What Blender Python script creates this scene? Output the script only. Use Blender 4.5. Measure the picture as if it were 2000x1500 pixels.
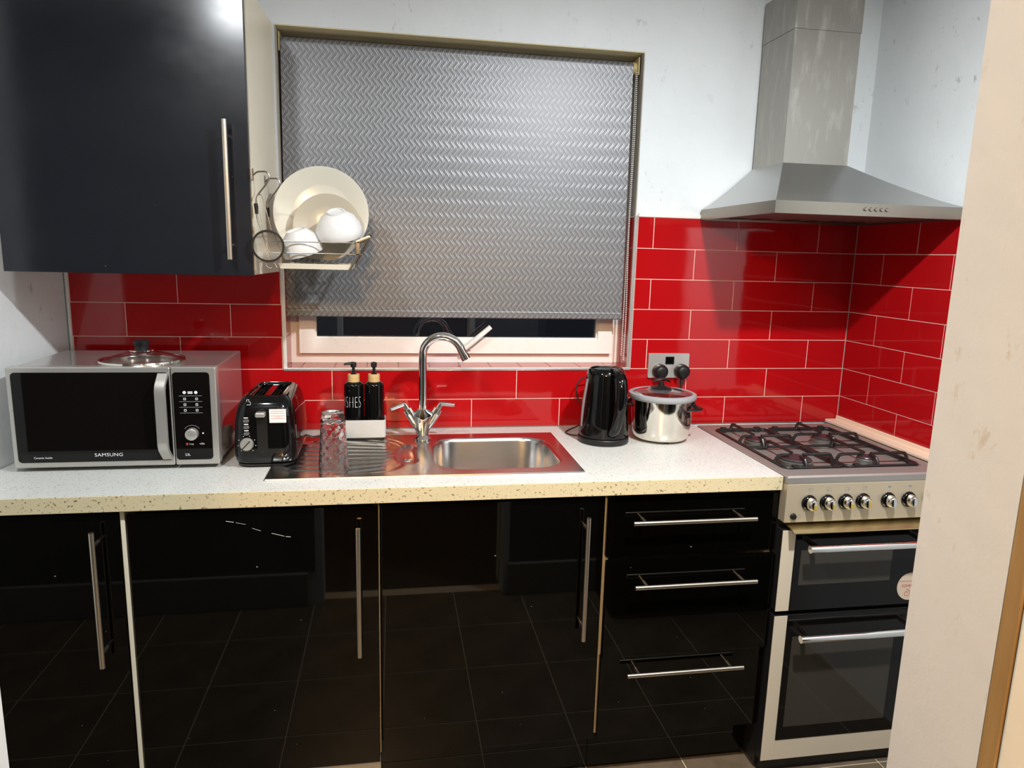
import bpy, bmesh, math, random
from mathutils import Vector, Matrix
random.seed(7)
SC = bpy.context.scene
for o in list(bpy.data.objects):
    bpy.data.objects.remove(o)
COL = SC.collection
PI = math.pi

# ------------------------------------------------------------------ camera
yaw, pitch, roll = 0.17063, -0.18106, 0.02568
fwd = Vector((math.sin(yaw) * math.cos(pitch), math.cos(yaw) * math.cos(pitch), math.sin(pitch)))
rgt = Vector((math.cos(yaw), -math.sin(yaw), 0))
upv = rgt.cross(fwd)
r2 = rgt * math.cos(roll) + upv * math.sin(roll)
u2 = -rgt * math.sin(roll) + upv * math.cos(roll)
cam_d = bpy.data.cameras.new('camera')
cam = bpy.data.objects.new('camera', cam_d)
COL.objects.link(cam)
M = Matrix((r2, u2, -fwd)).transposed().to_4x4()
M.translation = Vector((0.7949, -2.2963, 1.4845))
cam.matrix_world = M
cam_d.sensor_fit = 'HORIZONTAL'
cam_d.sensor_width = 36.0
cam_d.lens = 1376.8 / 2000 * 36.0
cam_d.clip_start = 0.02
SC.camera = cam

# ------------------------------------------------------------------ world, lights, exposure
w = bpy.data.worlds.new('night')
SC.world = w
w.use_nodes = True
w.node_tree.nodes['Background'].inputs[0].default_value = (0.012, 0.014, 0.02, 1)
w.node_tree.nodes['Background'].inputs[1].default_value = 0.35


def lamp(name, kind, loc, power, color, radius=None, **kw):
    d = bpy.data.lights.new(name, kind)
    d.energy = power
    d.color = color
    if radius:
        d.shadow_soft_size = radius
    for k, v in kw.items():
        setattr(d, k, v)
    o = bpy.data.objects.new(name, d)
    COL.objects.link(o)
    o.location = loc
    return o


COOL = (0.93, 0.97, 1.0)
lamp('downlight_left', 'AREA', (0.20, -1.50, 2.405), 10.5, COOL, shape='DISK', size=0.10, spread=math.radians(172))
lamp('downlight_right', 'AREA', (1.62, -1.50, 2.405), 31, COOL, shape='DISK', size=0.10)
lamp('hall_light', 'POINT', (0.62, -3.1, 2.27), 50, (1.0, 0.60, 0.26), 0.09)
SC.view_settings.view_transform = 'Standard'
SC.view_settings.look = 'None'
SC.view_settings.exposure = 0.92
SC.view_settings.gamma = 1.0
SC.view_settings.use_curve_mapping = False


# ------------------------------------------------------------------ materials
def new_mat(name):
    m = bpy.data.materials.new(name)
    m.use_nodes = True
    nt = m.node_tree
    b = nt.nodes['Principled BSDF']
    return m, nt, b


def setp(b, **kw):
    names = dict(color='Base Color', rough='Roughness', metal='Metallic', ior='IOR', spec='Specular IOR Level',
                 trans='Transmission Weight', coat='Coat Weight', coatr='Coat Roughness', alpha='Alpha',
                 emit='Emission Color', emits='Emission Strength', sheen='Sheen Weight', aniso='Anisotropic')
    for k, v in kw.items():
        if k in ('color', 'emit') and len(v) == 3:
            v = (*v, 1)
        b.inputs[names[k]].default_value = v


def nd(nt, t, **kw):
    n = nt.nodes.new(t)
    for k, v in kw.items():
        setattr(n, k, v)
    return n


def coords(nt, scale=(1, 1, 1), kind='Object'):
    tc = nd(nt, 'ShaderNodeTexCoord')
    mp = nd(nt, 'ShaderNodeMapping')
    mp.inputs['Scale'].default_value = scale
    nt.links.new(tc.outputs[kind], mp.inputs[0])
    return mp.outputs[0]


def noise(nt, vec, scale, detail=3, rough=0.5):
    n = nd(nt, 'ShaderNodeTexNoise')
    n.inputs['Scale'].default_value = scale
    n.inputs['Detail'].default_value = detail
    n.inputs['Roughness'].default_value = rough
    nt.links.new(vec, n.inputs['Vector'])
    return n.outputs[0]


def ramp(nt, fac, stops):
    r = nd(nt, 'ShaderNodeValToRGB')
    els = r.color_ramp.elements
    while len(els) < len(stops):
        els.new(0.5)
    for e, (p, c) in zip(els, stops):
        e.position = p
        e.color = (*c, 1) if len(c) == 3 else c
    nt.links.new(fac, r.inputs[0])
    return r.outputs[0]


def mixc(nt, fac, a, b):
    m = nd(nt, 'ShaderNodeMix', data_type='RGBA')
    for sock, v in ((m.inputs[0], fac), (m.inputs[6], a), (m.inputs[7], b)):
        if hasattr(v, 'is_linked'):
            nt.links.new(v, sock)
        elif isinstance(v, (int, float)):
            sock.default_value = v
        else:
            sock.default_value = (*v, 1)
    return m.outputs[2]


def bump(nt, b, h, strength=0.1, dist=0.01):
    n = nd(nt, 'ShaderNodeBump')
    n.inputs['Strength'].default_value = strength
    n.inputs['Distance'].default_value = dist
    nt.links.new(h, n.inputs['Height'])
    nt.links.new(n.outputs[0], b.inputs['Normal'])


def g3(v):
    return (v, v, v)


def plain(name, color, rough=0.5, **kw):
    """plain surface with a faint procedural variation in roughness"""
    m, nt, b = new_mat(name)
    setp(b, color=color, rough=rough, **kw)
    f = noise(nt, coords(nt), 22, 3)
    r = nd(nt, 'ShaderNodeMapRange')
    r.inputs[3].default_value = max(0.0, rough * 0.8)
    r.inputs[4].default_value = min(1.0, rough * 1.25)
    nt.links.new(f, r.inputs[0])
    nt.links.new(r.outputs[0], b.inputs['Roughness'])
    return m


def mat_paint(name, c1, c2, rough=0.55, stain=None):
    m, nt, b = new_mat(name)
    setp(b, rough=rough)
    v = coords(nt)
    f = noise(nt, v, 2.2, 5, 0.6)
    c = ramp(nt, f, [(0.35, c1), (0.7, c2)])
    if stain:
        sp = ramp(nt, noise(nt, coords(nt, (1, 1, 0.55)), 34, 4, 0.75), [(0.615, g3(0)), (0.70, g3(0.7))])
        big = ramp(nt, noise(nt, v, 1.7, 3), [(0.45, g3(0)), (0.62, g3(1))])
        mul = mixc(nt, sp, g3(0), big)
        c = mixc(nt, mul, c, stain)
    nt.links.new(c, b.inputs['Base Color'])
    bump(nt, b, noise(nt, v, 26, 5, 0.55), 0.22, 0.006)
    return m


def mat_tile():
    m, nt, b = new_mat('red_glazed_tile')
    setp(b, rough=0.06, spec=0.5)
    v = coords(nt)
    f = noise(nt, v, 3.0, 2)
    nt.links.new(ramp(nt, f, [(0.3, (0.36, 0.004, 0.006)), (0.7, (0.44, 0.006, 0.008))]), b.inputs['Base Color'])
    bump(nt, b, noise(nt, v, 9, 2, 0.4), 0.06, 0.01)
    return m


def mat_worktop(name, base, fleck, lo, hi, scale):
    m, nt, b = new_mat(name)
    setp(b, rough=0.32)
    v = coords(nt)
    f1 = ramp(nt, noise(nt, v, scale, 2, 0.5), [(lo, g3(0)), (hi, g3(1))])
    f2 = ramp(nt, noise(nt, v, scale * 2.1, 1, 0.4), [(0.64, g3(0)), (0.72, g3(0.6))])
    c = mixc(nt, f1, base, fleck)
    c = mixc(nt, f2, c, tuple(x * 0.45 for x in base))
    nt.links.new(c, b.inputs['Base Color'])
    return m


def mat_steel(name, color=(0.62, 0.60, 0.57), rough=0.28, stretch=(4, 60, 60), streak=0.05, stain=None):
    m, nt, b = new_mat(name)
    setp(b, color=color, metal=1.0, rough=rough)
    f = noise(nt, coords(nt, stretch), 8, 3)
    r = nd(nt, 'ShaderNodeMapRange')
    r.inputs[3].default_value = rough - streak
    r.inputs[4].default_value = rough + streak
    nt.links.new(f, r.inputs[0])
    nt.links.new(r.outputs[0], b.inputs['Roughness'])
    if stain:
        sv = coords(nt, (14, 14, 3.2))
        sm = ramp(nt, noise(nt, sv, 2.6, 5, 0.65), [(0.5, g3(0)), (0.7, g3(0.75))])
        nt.links.new(mixc(nt, sm, color, stain), b.inputs['Base Color'])
        nt.links.new(mixc(nt, sm, g3(rough), g3(0.55)), b.inputs['Roughness'])
    return m


def mat_gloss_black(name, base, rough, smear=0.1, spec=0.5):
    m, nt, b = new_mat(name)
    setp(b, color=base, spec=spec)
    f = noise(nt, coords(nt, (1, 1, 1.6)), 3.2, 5, 0.6)
    nt.links.new(ramp(nt, f, [(0.35, g3(rough)), (0.75, g3(rough + smear))]), b.inputs['Roughness'])
    dots = ramp(nt, noise(nt, coords(nt), 95, 1), [(0.835, base), (0.84, (0.2, 0.19, 0.17))])
    nt.links.new(dots, b.inputs['Base Color'])
    return m


def mat_glass(name, color=(1, 1, 1), rough=0.0, ior=1.45, bumps=None, flat=False):
    m, nt, b = new_mat(name)
    setp(b, color=color, rough=rough, trans=1.0, ior=ior)
    if not flat:
        f = noise(nt, coords(nt), bumps or 6, 2)
        bump(nt, b, f, 0.10 if bumps else 0.01, 0.01)
    return m


def mat_blind():
    m, nt, b = new_mat('silver_patterned_fabric')
    tc = nd(nt, 'ShaderNodeTexCoord')
    sx = nd(nt, 'ShaderNodeSeparateXYZ')
    nt.links.new(tc.outputs['Object'], sx.inputs[0])

    def mt(op, a, b2=None, c=None, clamp=False):
        n = nd(nt, 'ShaderNodeMath', operation=op, use_clamp=clamp)
        for i, v in enumerate((a, b2, c)):
            if v is None:
                continue
            if hasattr(v, 'is_linked'):
                nt.links.new(v, n.inputs[i])
            else:
                n.inputs[i].default_value = v
        return n.outputs[0]

    X = mt('DIVIDE', sx.outputs[0], 0.0183)
    Z = mt('DIVIDE', mt('ADD', sx.outputs[2], 5.0), 0.0435)   # one pair of rows
    k = None
    for par, dirn, ph in ((0.0, 1.0, 0.0), (0.5, -1.0, 0.52)):
        tt = mt('FRACT', mt('ADD', Z, par))
        t = mt('DIVIDE', mt('SUBTRACT', tt, 0.5), 0.70)        # -0.5 .. 0.5 along the stroke
        tq = mt('MAXIMUM', mt('MINIMUM', mt('MULTIPLY', t, 2.0), 1.0), -1.0)
        sn = mt('SUBTRACT', mt('MULTIPLY', tq, 1.5), mt('MULTIPLY', mt('POWER', tq, 3.0), 0.5))
        sn = mt('SUBTRACT', mt('MULTIPLY', sn, 1.5), mt('MULTIPLY', mt('POWER', sn, 3.0), 0.5))
        uu = mt('FRACT', mt('ADD', mt('ADD', X, mt('MULTIPLY', sn, 0.33 * dirn)), 100.0 + ph))
        env = mt('MAXIMUM', mt('SUBTRACT', 1.0, mt('MULTIPLY', tq, tq)), 0.0)

        def stroke(c, wd):
            d = mt('ABSOLUTE', mt('SUBTRACT', uu, c))
            return mt('MULTIPLY', mt('SUBTRACT', mt('MULTIPLY', mt('POWER', env, 0.7), wd), d), 10.0, clamp=True)

        kk = mt('MAXIMUM', stroke(0.36, 0.115), mt('MULTIPLY', stroke(0.65, 0.095), 0.85), clamp=True)
        k = kk if k is None else mt('MAXIMUM', k, kk, clamp=True)
    base = mixc(nt, noise(nt, coords(nt), 900, 1), (0.15, 0.15, 0.155), (0.19, 0.19, 0.197))
    nt.links.new(mixc(nt, k, base, (0.46, 0.46, 0.46)), b.inputs['Base Color'])
    setp(b, metal=0.5)
    nt.links.new(mixc(nt, k, g3(0.44), g3(0.36)), b.inputs['Roughness'])
    bump(nt, b, k, 0.25, 0.001)
    return m


def mat_wood(name, c1, c2, scale=(6, 6, 60)):
    m, nt, b = new_mat(name)
    setp(b, rough=0.5)
    nt.links.new(ramp(nt, noise(nt, coords(nt, scale), 2.0, 4), [(0.3, c1), (0.7, c2)]), b.inputs['Base Color'])
    return m


def mat_floor():
    m, nt, b = new_mat('brown_slate_floor_tile')
    v = coords(nt)
    f = noise(nt, v, 7, 6, 0.65)
    nt.links.new(ramp(nt, f, [(0.3, (0.085, 0.060, 0.038)), (0.72, (0.185, 0.136, 0.088))]), b.inputs['Base Color'])
    setp(b, rough=0.33)
    bump(nt, b, f, 0.12, 0.004)
    return m


M_ = {}
M_['paint'] = mat_paint('white_wall_paint', (0.68, 0.70, 0.70), (0.75, 0.77, 0.77), 0.5, stain=(0.34, 0.31, 0.27))
M_['cream_paint'] = mat_paint('cream_gloss_paint', (0.74, 0.67, 0.52), (0.80, 0.74, 0.60), 0.4)
M_['jamb'] = mat_paint('warm_white_plaster', (0.57, 0.57, 0.545), (0.645, 0.645, 0.62), 0.55, stain=(0.50, 0.43, 0.31))
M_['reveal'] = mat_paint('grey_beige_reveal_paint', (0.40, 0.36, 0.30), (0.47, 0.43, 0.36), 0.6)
M_['soffit'] = mat_paint('yellowed_reveal_paint', (0.62, 0.54, 0.30), (0.70, 0.61, 0.38), 0.5)
M_['ceil'] = mat_paint('ceiling_paint', (0.80, 0.80, 0.79), (0.84, 0.84, 0.83), 0.7)
M_['taupe'] = mat_paint('reflection_dark_taupe', (0.10, 0.09, 0.08), (0.14, 0.125, 0.11), 0.6)  # colour set dark so reflections of the unseen wall stay dim
M_['hall'] = mat_paint('hall_wall_paint', (0.05, 0.042, 0.033), (0.07, 0.06, 0.048), 0.6)
M_['tile'] = mat_tile()
M_['grout'] = plain('red_bounce_grout', (0.80, 0.60, 0.52), 0.7)  # whitish grout, pinked in its colour for red light bounced off the tiles
M_['sealant'] = plain('peach_sealant_strip', (0.80, 0.58, 0.42), 0.4)
M_['floor'] = mat_floor()
M_['fgrout'] = plain('cream_floor_grout', (0.55, 0.45, 0.30), 0.8)
M_['hfloor'] = mat_wood('hall_floor_laminate', (0.03, 0.02, 0.012), (0.05, 0.034, 0.02), (30, 3, 3))
M_['wtop'] = mat_worktop('speckled_white_laminate', (0.60, 0.60, 0.56), (0.29, 0.275, 0.24), 0.60, 0.70, 210)
M_['wedge'] = mat_worktop('speckled_cream_edging', (0.62, 0.535, 0.335), (0.20, 0.16, 0.09), 0.62, 0.68, 150)
M_['black_door'] = mat_gloss_black('black_high_gloss', (0.0010, 0.0009, 0.0007), 0.015, 0.02, 0.38)
M_['matt_door'] = mat_gloss_black('blue_black_satin', (0.011, 0.012, 0.016), 0.15, 0.12)
M_['carcass'] = plain('cream_carcass_board', (0.74, 0.68, 0.52), 0.5)
M_['carcass_dark'] = plain('black_carcass_board', (0.012, 0.011, 0.01), 0.4)
M_['white_board'] = plain('white_board', (0.62, 0.60, 0.56), 0.5)
M_['nickel'] = mat_steel('brushed_nickel', (0.72, 0.64, 0.52), 0.30, (60, 60, 60))
M_['chrome'] = plain('polished_chrome', (0.80, 0.79, 0.77), 0.05, metal=1.0)
M_['steel'] = mat_steel('brushed_steel', (0.55, 0.54, 0.52), 0.30)
M_['hoodsteel'] = mat_steel('hood_steel', (0.50, 0.50, 0.49), 0.34)
M_['rimsteel'] = mat_steel('dimmed_rim_steel', (0.30, 0.27, 0.225), 0.33)  # hood steel darkened in colour to stand in for the rim's dim brown reflection
M_['chimney'] = mat_steel('stained_chimney_steel', (0.36, 0.34, 0.305), 0.36, (60, 60, 4), 0.05, (0.50, 0.48, 0.44))
M_['hobsteel'] = mat_steel('hob_steel', (0.40, 0.365, 0.33), 0.48, (10, 10, 10), 0.06)
M_['hobsteel'].node_tree.nodes['Principled BSDF'].inputs['Metallic'].default_value = 0.7
M_['deflector'] = mat_steel('yellowed_steel', (0.66, 0.55, 0.30), 0.33, (20, 6, 6), 0.08)
M_['cooksteel'] = mat_steel('warm_cast_steel', (0.58, 0.475, 0.33), 0.42)  # warm light on the cooker front is tinted into this steel colour
M_['cooksteel'].node_tree.nodes['Principled BSDF'].inputs['Metallic'].default_value = 0.5
M_['cookpaint'] = plain('warm_cast_enamel', (0.68, 0.575, 0.43), 0.38, metal=0.12)  # silver enamel, warmed and brightened in colour for the warm light on it
M_['sink'] = mat_steel('sink_steel', (0.60, 0.58, 0.55), 0.235, (2, 14, 14), 0.012)
M_['mirror_steel'] = plain('mirror_polished_steel', (0.78, 0.74, 0.67), 0.07, metal=1.0)
M_['mwsilver'] = plain('silver_plastic', (0.50, 0.48, 0.44), 0.30, metal=0.6)
M_['mwbody'] = plain('silver_painted_metal', (0.52, 0.49, 0.47), 0.16, metal=0.75)
M_['black_glass'] = plain('black_glass', (0.0040, 0.0030, 0.0026), 0.04, spec=0.28)
M_['dark_glass'] = plain('smoked_glass', (0.042, 0.036, 0.027), 0.05, spec=0.3)
M_['black_plastic'] = plain('black_gloss_plastic', (0.0025, 0.0025, 0.0025), 0.07, spec=0.38)
M_['black_matt'] = plain('black_matt_plastic', (0.007, 0.007, 0.007), 0.40, spec=0.4)
M_['iron'] = plain('cast_iron_enamel', (0.012, 0.011, 0.010), 0.38)
M_['burner'] = plain('burner_aluminium', (0.24, 0.22, 0.19), 0.42, metal=0.8)
M_['burnercap'] = plain('burner_cap_enamel', (0.035, 0.028, 0.03), 0.35)
M_['upvc'] = plain('white_upvc', (0.86, 0.81, 0.75), 0.28)
M_['white_plastic'] = plain('white_plastic', (0.72, 0.70, 0.66), 0.35)
M_['white_gloss'] = plain('white_trim', (0.78, 0.76, 0.72), 0.25)
M_['silver_trim'] = plain('silver_trim', (0.62, 0.60, 0.57), 0.25, metal=0.6)
M_['china'] = plain('cream_china', (0.60, 0.57, 0.48), 0.15)
M_['china_shaded'] = plain('shaded_china', (0.44, 0.395, 0.31), 0.15)  # shade on the small plate is put into this darker china colour
M_['china_white'] = plain('white_china', (0.62, 0.63, 0.63), 0.12)
M_['wire'] = mat_steel('dull_steel_wire', (0.33, 0.30, 0.25), 0.35, (50, 50, 50))
M_['mesh'] = plain('sieve_gauze', (0.26, 0.24, 0.20), 0.4, metal=0.5)
M_['tray'] = plain('ivory_plastic', (0.60, 0.57, 0.47), 0.35)
M_['glass'] = mat_glass('clear_glass')
M_['pane'] = mat_glass('window_pane', (0.9, 0.93, 0.92), 0.0, 1.5, flat=True)
M_['tumbler'] = mat_glass('dimpled_glass', (0.97, 0.97, 0.98), 0.02, 1.45, bumps=75)
M_['bamboo'] = mat_wood('bamboo', (0.50, 0.33, 0.13), (0.64, 0.45, 0.21), (4, 4, 40))
M_['pinewood'] = mat_wood('ochre_varnished_wood', (0.27, 0.155, 0.05), (0.36, 0.22, 0.08), (50, 50, 4))
M_['concrete'] = mat_paint('pale_grey_ceramic', (0.46, 0.45, 0.42), (0.56, 0.55, 0.52), 0.4)
M_['rim_grey'] = plain('grey_silicone', (0.30, 0.315, 0.33), 0.35)
M_['gauge'] = plain('smoky_gauge_plastic', (0.20, 0.17, 0.17), 0.3)
M_['skirt'] = plain('beige_skirting_paint', (0.26, 0.23, 0.19), 0.4)
M_['button_grey'] = plain('dark_grey_buttons', (0.10, 0.10, 0.10), 0.35)
M_['print_white'] = plain('white_print', (0.80, 0.80, 0.80), 0.4)
M_['print_grey'] = plain('grey_print', (0.22, 0.22, 0.23), 0.4)
M_['print_red'] = plain('red_print', (0.55, 0.08, 0.07), 0.5)
M_['paper'] = plain('white_paper', (0.80, 0.77, 0.74), 0.6)
M_['yellow_wear'] = plain('worn_yellowed_chrome', (0.72, 0.50, 0.12), 0.35, metal=0.6)
M_['sticker'] = plain('peach_paper', (0.68, 0.52, 0.38), 0.5)
M_['blind'] = mat_blind()
M_['blind_bar'] = M_['blind']
M_['brass'] = plain('yellowed_plastic', (0.55, 0.44, 0.20), 0.4)
M_['cable'] = plain('grey_cable', (0.34, 0.34, 0.33), 0.45)
M_['cable_black'] = plain('black_cable', (0.015, 0.015, 0.015), 0.45)


# ------------------------------------------------------------------ geometry helpers
class MB:
    def __init__(self):
        self.wn = False
        self.v = []
        self.f = []

    def add(self, vs, fs):
        n = len(self.v)
        self.v += [tuple(p) for p in vs]
        self.f += [tuple(i + n for i in f) for f in fs]
        return self

    def box(self, x0, x1, y0, y1, z0, z1, bev=0.0, seg=2):
        if bev <= 0:
            vs = [(x, y, z) for z in (z0, z1) for y in (y0, y1) for x in (x0, x1)]
            return self.add(vs, [(0, 2, 3, 1), (4, 5, 7, 6), (0, 1, 5, 4), (2, 6, 7, 3), (0, 4, 6, 2), (1, 3, 7, 5)])
        self.wn = True
        bm = bmesh.new()
        bmesh.ops.create_cube(bm, size=1)
        for q in bm.verts:
            q.co = Vector(((x0 + x1) / 2 + q.co.x * (x1 - x0), (y0 + y1) / 2 + q.co.y * (y1 - y0), (z0 + z1) / 2 + q.co.z * (z1 - z0)))
        bmesh.ops.bevel(bm, geom=bm.edges[:], offset=bev, segments=seg, profile=0.5, affect='EDGES', clamp_overlap=True)
        return self.bm(bm)

    def bm(self, bm):
        bm.verts.index_update()
        self.add([q.co[:] for q in bm.verts], [[q.index for q in f.verts] for f in bm.faces])
        bm.free()
        return self

    def loft(self, loops, cap0=True, cap1=True, closed=True):
        n = len(loops[0])
        vs = [p for lp in loops for p in lp]
        fs = []
        for i in range(len(loops) - 1):
            for j in range(n if closed else n - 1):
                k = (j + 1) % n
                fs.append((i * n + j, i * n + k, (i + 1) * n + k, (i + 1) * n + j))
        if cap0:
            fs.append(tuple(range(n - 1, -1, -1)))
        if cap1:
            fs.append(tuple((len(loops) - 1) * n + j for j in range(n)))
        return self.add(vs, fs)

    def cyl(self, p0, p1, r0, r1=None, n=24):
        p0, p1 = Vector(p0), Vector(p1)
        r1 = r0 if r1 is None else r1
        d = (p1 - p0).normalized()
        a = d.orthogonal().normalized()
        b = d.cross(a)
        lp = [[p + (a * math.cos(2 * PI * i / n) + b * math.sin(2 * PI * i / n)) * r for i in range(n)] for p, r in ((p0, r0), (p1, r1))]
        return self.loft(lp)

    def tube(self, path, r, n=10, closed=False, flat=1.0, up=None):
        P = [Vector(p) for p in path]
        m = len(P)
        rs = r if isinstance(r, (list, tuple)) else [r] * m
        loops = []
        prev = None
        for i in range(m):
            if closed:
                d = P[(i + 1) % m] - P[i - 1]
            else:
                d = P[min(i + 1, m - 1)] - P[max(i - 1, 0)]
            d.normalize()
            if up is not None:
                a = (Vector(up) - d * d.dot(Vector(up))).normalized()
            elif prev is None:
                a = d.orthogonal().normalized()
            else:
                a = (prev - d * prev.dot(d)).normalized()
            prev = a
            b = d.cross(a)
            loops.append([P[i] + a * (rs[i] * math.cos(2 * PI * j / n)) + b * (rs[i] * flat * math.sin(2 * PI * j / n)) for j in range(n)])
        if closed:
            loops.append(loops[0])
            return self.loft(loops, False, False)
        return self.loft(loops)

    def lathe(self, prof, c=(0, 0, 0), n=40, mat=None, sx=1.0, sy=1.0, cap0=False, cap1=False):
        loops = []
        for r, z in prof:
            lp = []
            for j in range(n):
                a = 2 * PI * j / n
                p = Vector((r * sx * math.cos(a), r * sy * math.sin(a), z))
                if mat is not None:
                    p = mat @ p
                lp.append(p + Vector(c))
            loops.append(lp)
        return self.loft(loops, cap0, cap1)

    def rpanel(self, x0, x1, z0, z1, y0, y1, r=0.01, n=5, chamfer=0.0):
        """rounded rectangle in the xz plane, y0 is the front (towards the room)"""
        self.wn = True
        lp = []
        for yy, ins in ((y1, 0), (y0 + chamfer, 0), (y0, chamfer)):
            lp.append([(x, yy, z) for x, z in rr2(x0 + ins, x1 - ins, z0 + ins, z1 - ins, max(r - ins, 1e-4), n)])
        return self.loft(lp)

    def frame(self, outer, inner, z0, z1, axis='z'):
        """slab between z0 and z1 with a hole; outer and inner are 4 point loops"""
        n = len(outer)

        def w3(p, h):
            return (p[0], p[1], h) if axis == 'z' else ((p[0], h, p[1]) if axis == 'y' else (h, p[0], p[1]))
        vs = [w3(p, h) for h in (z0, z1) for lp in (outer, inner) for p in lp]
        fs = []
        for j in range(n):
            k = (j + 1) % n
            fs += [(j, k, n + k, n + j), (2 * n + j, 3 * n + j, 3 * n + k, 2 * n + k), (j, 2 * n + j, 2 * n + k, k), (n + j, n + k, 3 * n + k, 3 * n + j)]
        return self.add(vs, fs)

    def prism(self, poly, z0, z1):
        return self.loft([[(x, y, z0) for x, y in poly], [(x, y, z1) for x, y in poly]])

    def xform(self, mat):
        self.v = [tuple(mat @ Vector(p)) for p in self.v]
        return self

    def mesh(self, name, smooth=38, off=(0, 0, 0)):
        me = bpy.data.meshes.new(name)
        me.from_pydata([(p[0] - off[0], p[1] - off[1], p[2] - off[2]) for p in self.v], [], self.f)
        bm = bmesh.new()
        bm.from_mesh(me)
        bmesh.ops.recalc_face_normals(bm, faces=bm.faces[:])
        bm.to_mesh(me)
        bm.free()
        if smooth:
            me.polygons.foreach_set('use_smooth', [True] * len(me.polygons))
            me.set_sharp_from_angle(angle=math.radians(smooth))
        return me


def rr2(x0, x1, z0, z1, r, n=5):
    pts = []
    for cx, cz, a0 in ((x1 - r, z1 - r, 0), (x0 + r, z1 - r, 90), (x0 + r, z0 + r, 180), (x1 - r, z0 + r, 270)):
        for i in range(n + 1):
            a = math.radians(a0 + 90 * i / n)
            pts.append((cx + r * math.cos(a), cz + r * math.sin(a)))
    return pts


def rrz(x0, x1, y0, y1, r, z, n=5):
    return [(x, y, z) for x, y in rr2(x0, x1, y0, y1, r, n)]


ROOT = {}


def thing(name, label, cat, loc=(0, 0, 0), group=None):
    o = bpy.data.objects.new(name, None)
    COL.objects.link(o)
    o.location = loc
    o.empty_display_size = 0.05
    o['label'] = label
    o['category'] = cat
    if group:
        o['group'] = group
    ROOT[o] = loc
    return o


def part(mb, name, mat, parent, smooth=38, label=None, kind=None):
    off = ROOT[parent]
    me = mb.mesh(name, smooth, off)
    o = bpy.data.objects.new(name, me)
    COL.objects.link(o)
    me.materials.append(M_[mat])
    o.parent = parent
    ROOT[o] = off
    if label:
        o['label'] = label
    if kind:
        o['kind'] = kind
    if mb.wn and smooth:
        wm = o.modifiers.new('weighted_normal', 'WEIGHTED_NORMAL')
        wm.keep_sharp = True
        wm.weight = 80
    return o


def single(mb, name, mat, label, cat, loc=(0, 0, 0), group=None, smooth=38):
    me = mb.mesh(name, smooth, loc)
    o = bpy.data.objects.new(name, me)
    COL.objects.link(o)
    o.location = loc
    me.materials.append(M_[mat])
    o['label'] = label
    o['category'] = cat
    if group:
        o['group'] = group
    ROOT[o] = loc
    return o


def struct(mb, name, mat, label=None, smooth=0, cat=None):
    me = mb.mesh(name, smooth)
    o = bpy.data.objects.new(name, me)
    COL.objects.link(o)
    me.materials.append(M_[mat])
    o['kind'] = 'structure'
    if label:
        o['label'] = label
    if cat:
        o['category'] = cat
    ROOT[o] = (0, 0, 0)
    return o


def text_geo(body, size, spacing=1.0, offset=0.0):
    c = bpy.data.curves.new('lettering', 'FONT')
    c.body = body
    c.size = size
    c.align_x = 'CENTER'
    c.align_y = 'CENTER'
    c.space_character = spacing
    c.resolution_u = 3
    c.offset = offset
    o = bpy.data.objects.new('lettering', c)
    COL.objects.link(o)
    bpy.context.view_layer.update()
    me = bpy.data.meshes.new_from_object(o.evaluated_get(bpy.context.evaluated_depsgraph_get()))
    vs = [q.co.copy() for q in me.vertices]
    fs = [tuple(p.vertices) for p in me.polygons]
    bpy.data.objects.remove(o)
    bpy.data.curves.remove(c)
    bpy.data.meshes.remove(me)
    return vs, fs


def text_front(mb, body, size, x, y, z, sx=1.0, spacing=1.0):
    vs, fs = text_geo(body, size, spacing)
    return mb.add([(x + q.x * sx, y, z + q.y) for q in vs], fs)


def arc_pts(fn, n):
    return [fn(i / n) for i in range(n + 1)]


def smooth_path(pts, per=6):
    """Catmull-Rom"""
    P = [Vector(p) for p in pts]
    P = [P[0] * 2 - P[1]] + P + [P[-1] * 2 - P[-2]]
    out = []
    for i in range(1, len(P) - 2):
        for k in range(per):
            t = k / per
            a, b, c, d = P[i - 1:i + 3]
            out.append(0.5 * ((2 * b) + (c - a) * t + (2 * a - 5 * b + 4 * c - d) * t * t + (3 * b - a - 3 * c + d) * t ** 3))
    out.append(P[-2])
    return out


# ------------------------------------------------------------------ the room
CEIL = 2.42
XR = 2.414          # plaster of the right wall
WX0, WX1, WZ0, WZ1 = 0.458, 1.596, 1.1085, 2.132
REC = 0.115         # depth of the window recess
ZT = 1.6195         # first joint line of the tiling
RP, CP = 0.102, 0.3015

mb = MB()
mb.frame([(-1.0, 0), (2.6, 0), (2.6, CEIL), (-1.0, CEIL)], [(WX0, WZ0), (WX1, WZ0), (WX1, WZ1), (WX0, WZ1)], 0.007, 0.30, 'y')
wall_back = struct(mb, 'wall_back', 'paint')
wall_right = struct(MB().box(XR, XR + 0.12, -1.76, 0.007, 0, CEIL), 'wall_right', 'paint')
mb = MB().prism([(-0.163, 0.007), (-0.207, -0.40), (-0.229, -0.64), (-0.95, -0.64), (-0.95, -1.76), (-1.1, -1.76), (-1.1, 0.007)], 0, CEIL)
wall_left = struct(mb, 'wall_left', 'paint')
DX0, DX1, DZ = 0.50, 1.27, 2.0
mb = MB()
mb.box(-1.1, DX0, -1.8515, -1.7555, 0, CEIL).box(DX1, XR + 0.12, -1.8515, -1.7555, 0, CEIL).box(DX0, DX1, -1.8515, -1.7555, DZ, CEIL)
wall_front = struct(mb, 'wall_front', 'jamb')
part(MB().box(-0.95, DX0 - 0.03, -1.7552, -1.752, 0.15, CEIL), 'reflection_dark_panel', 'taupe', wall_front, 0)  # panels added out of view, coloured dark to keep gloss reflections dim
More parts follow.
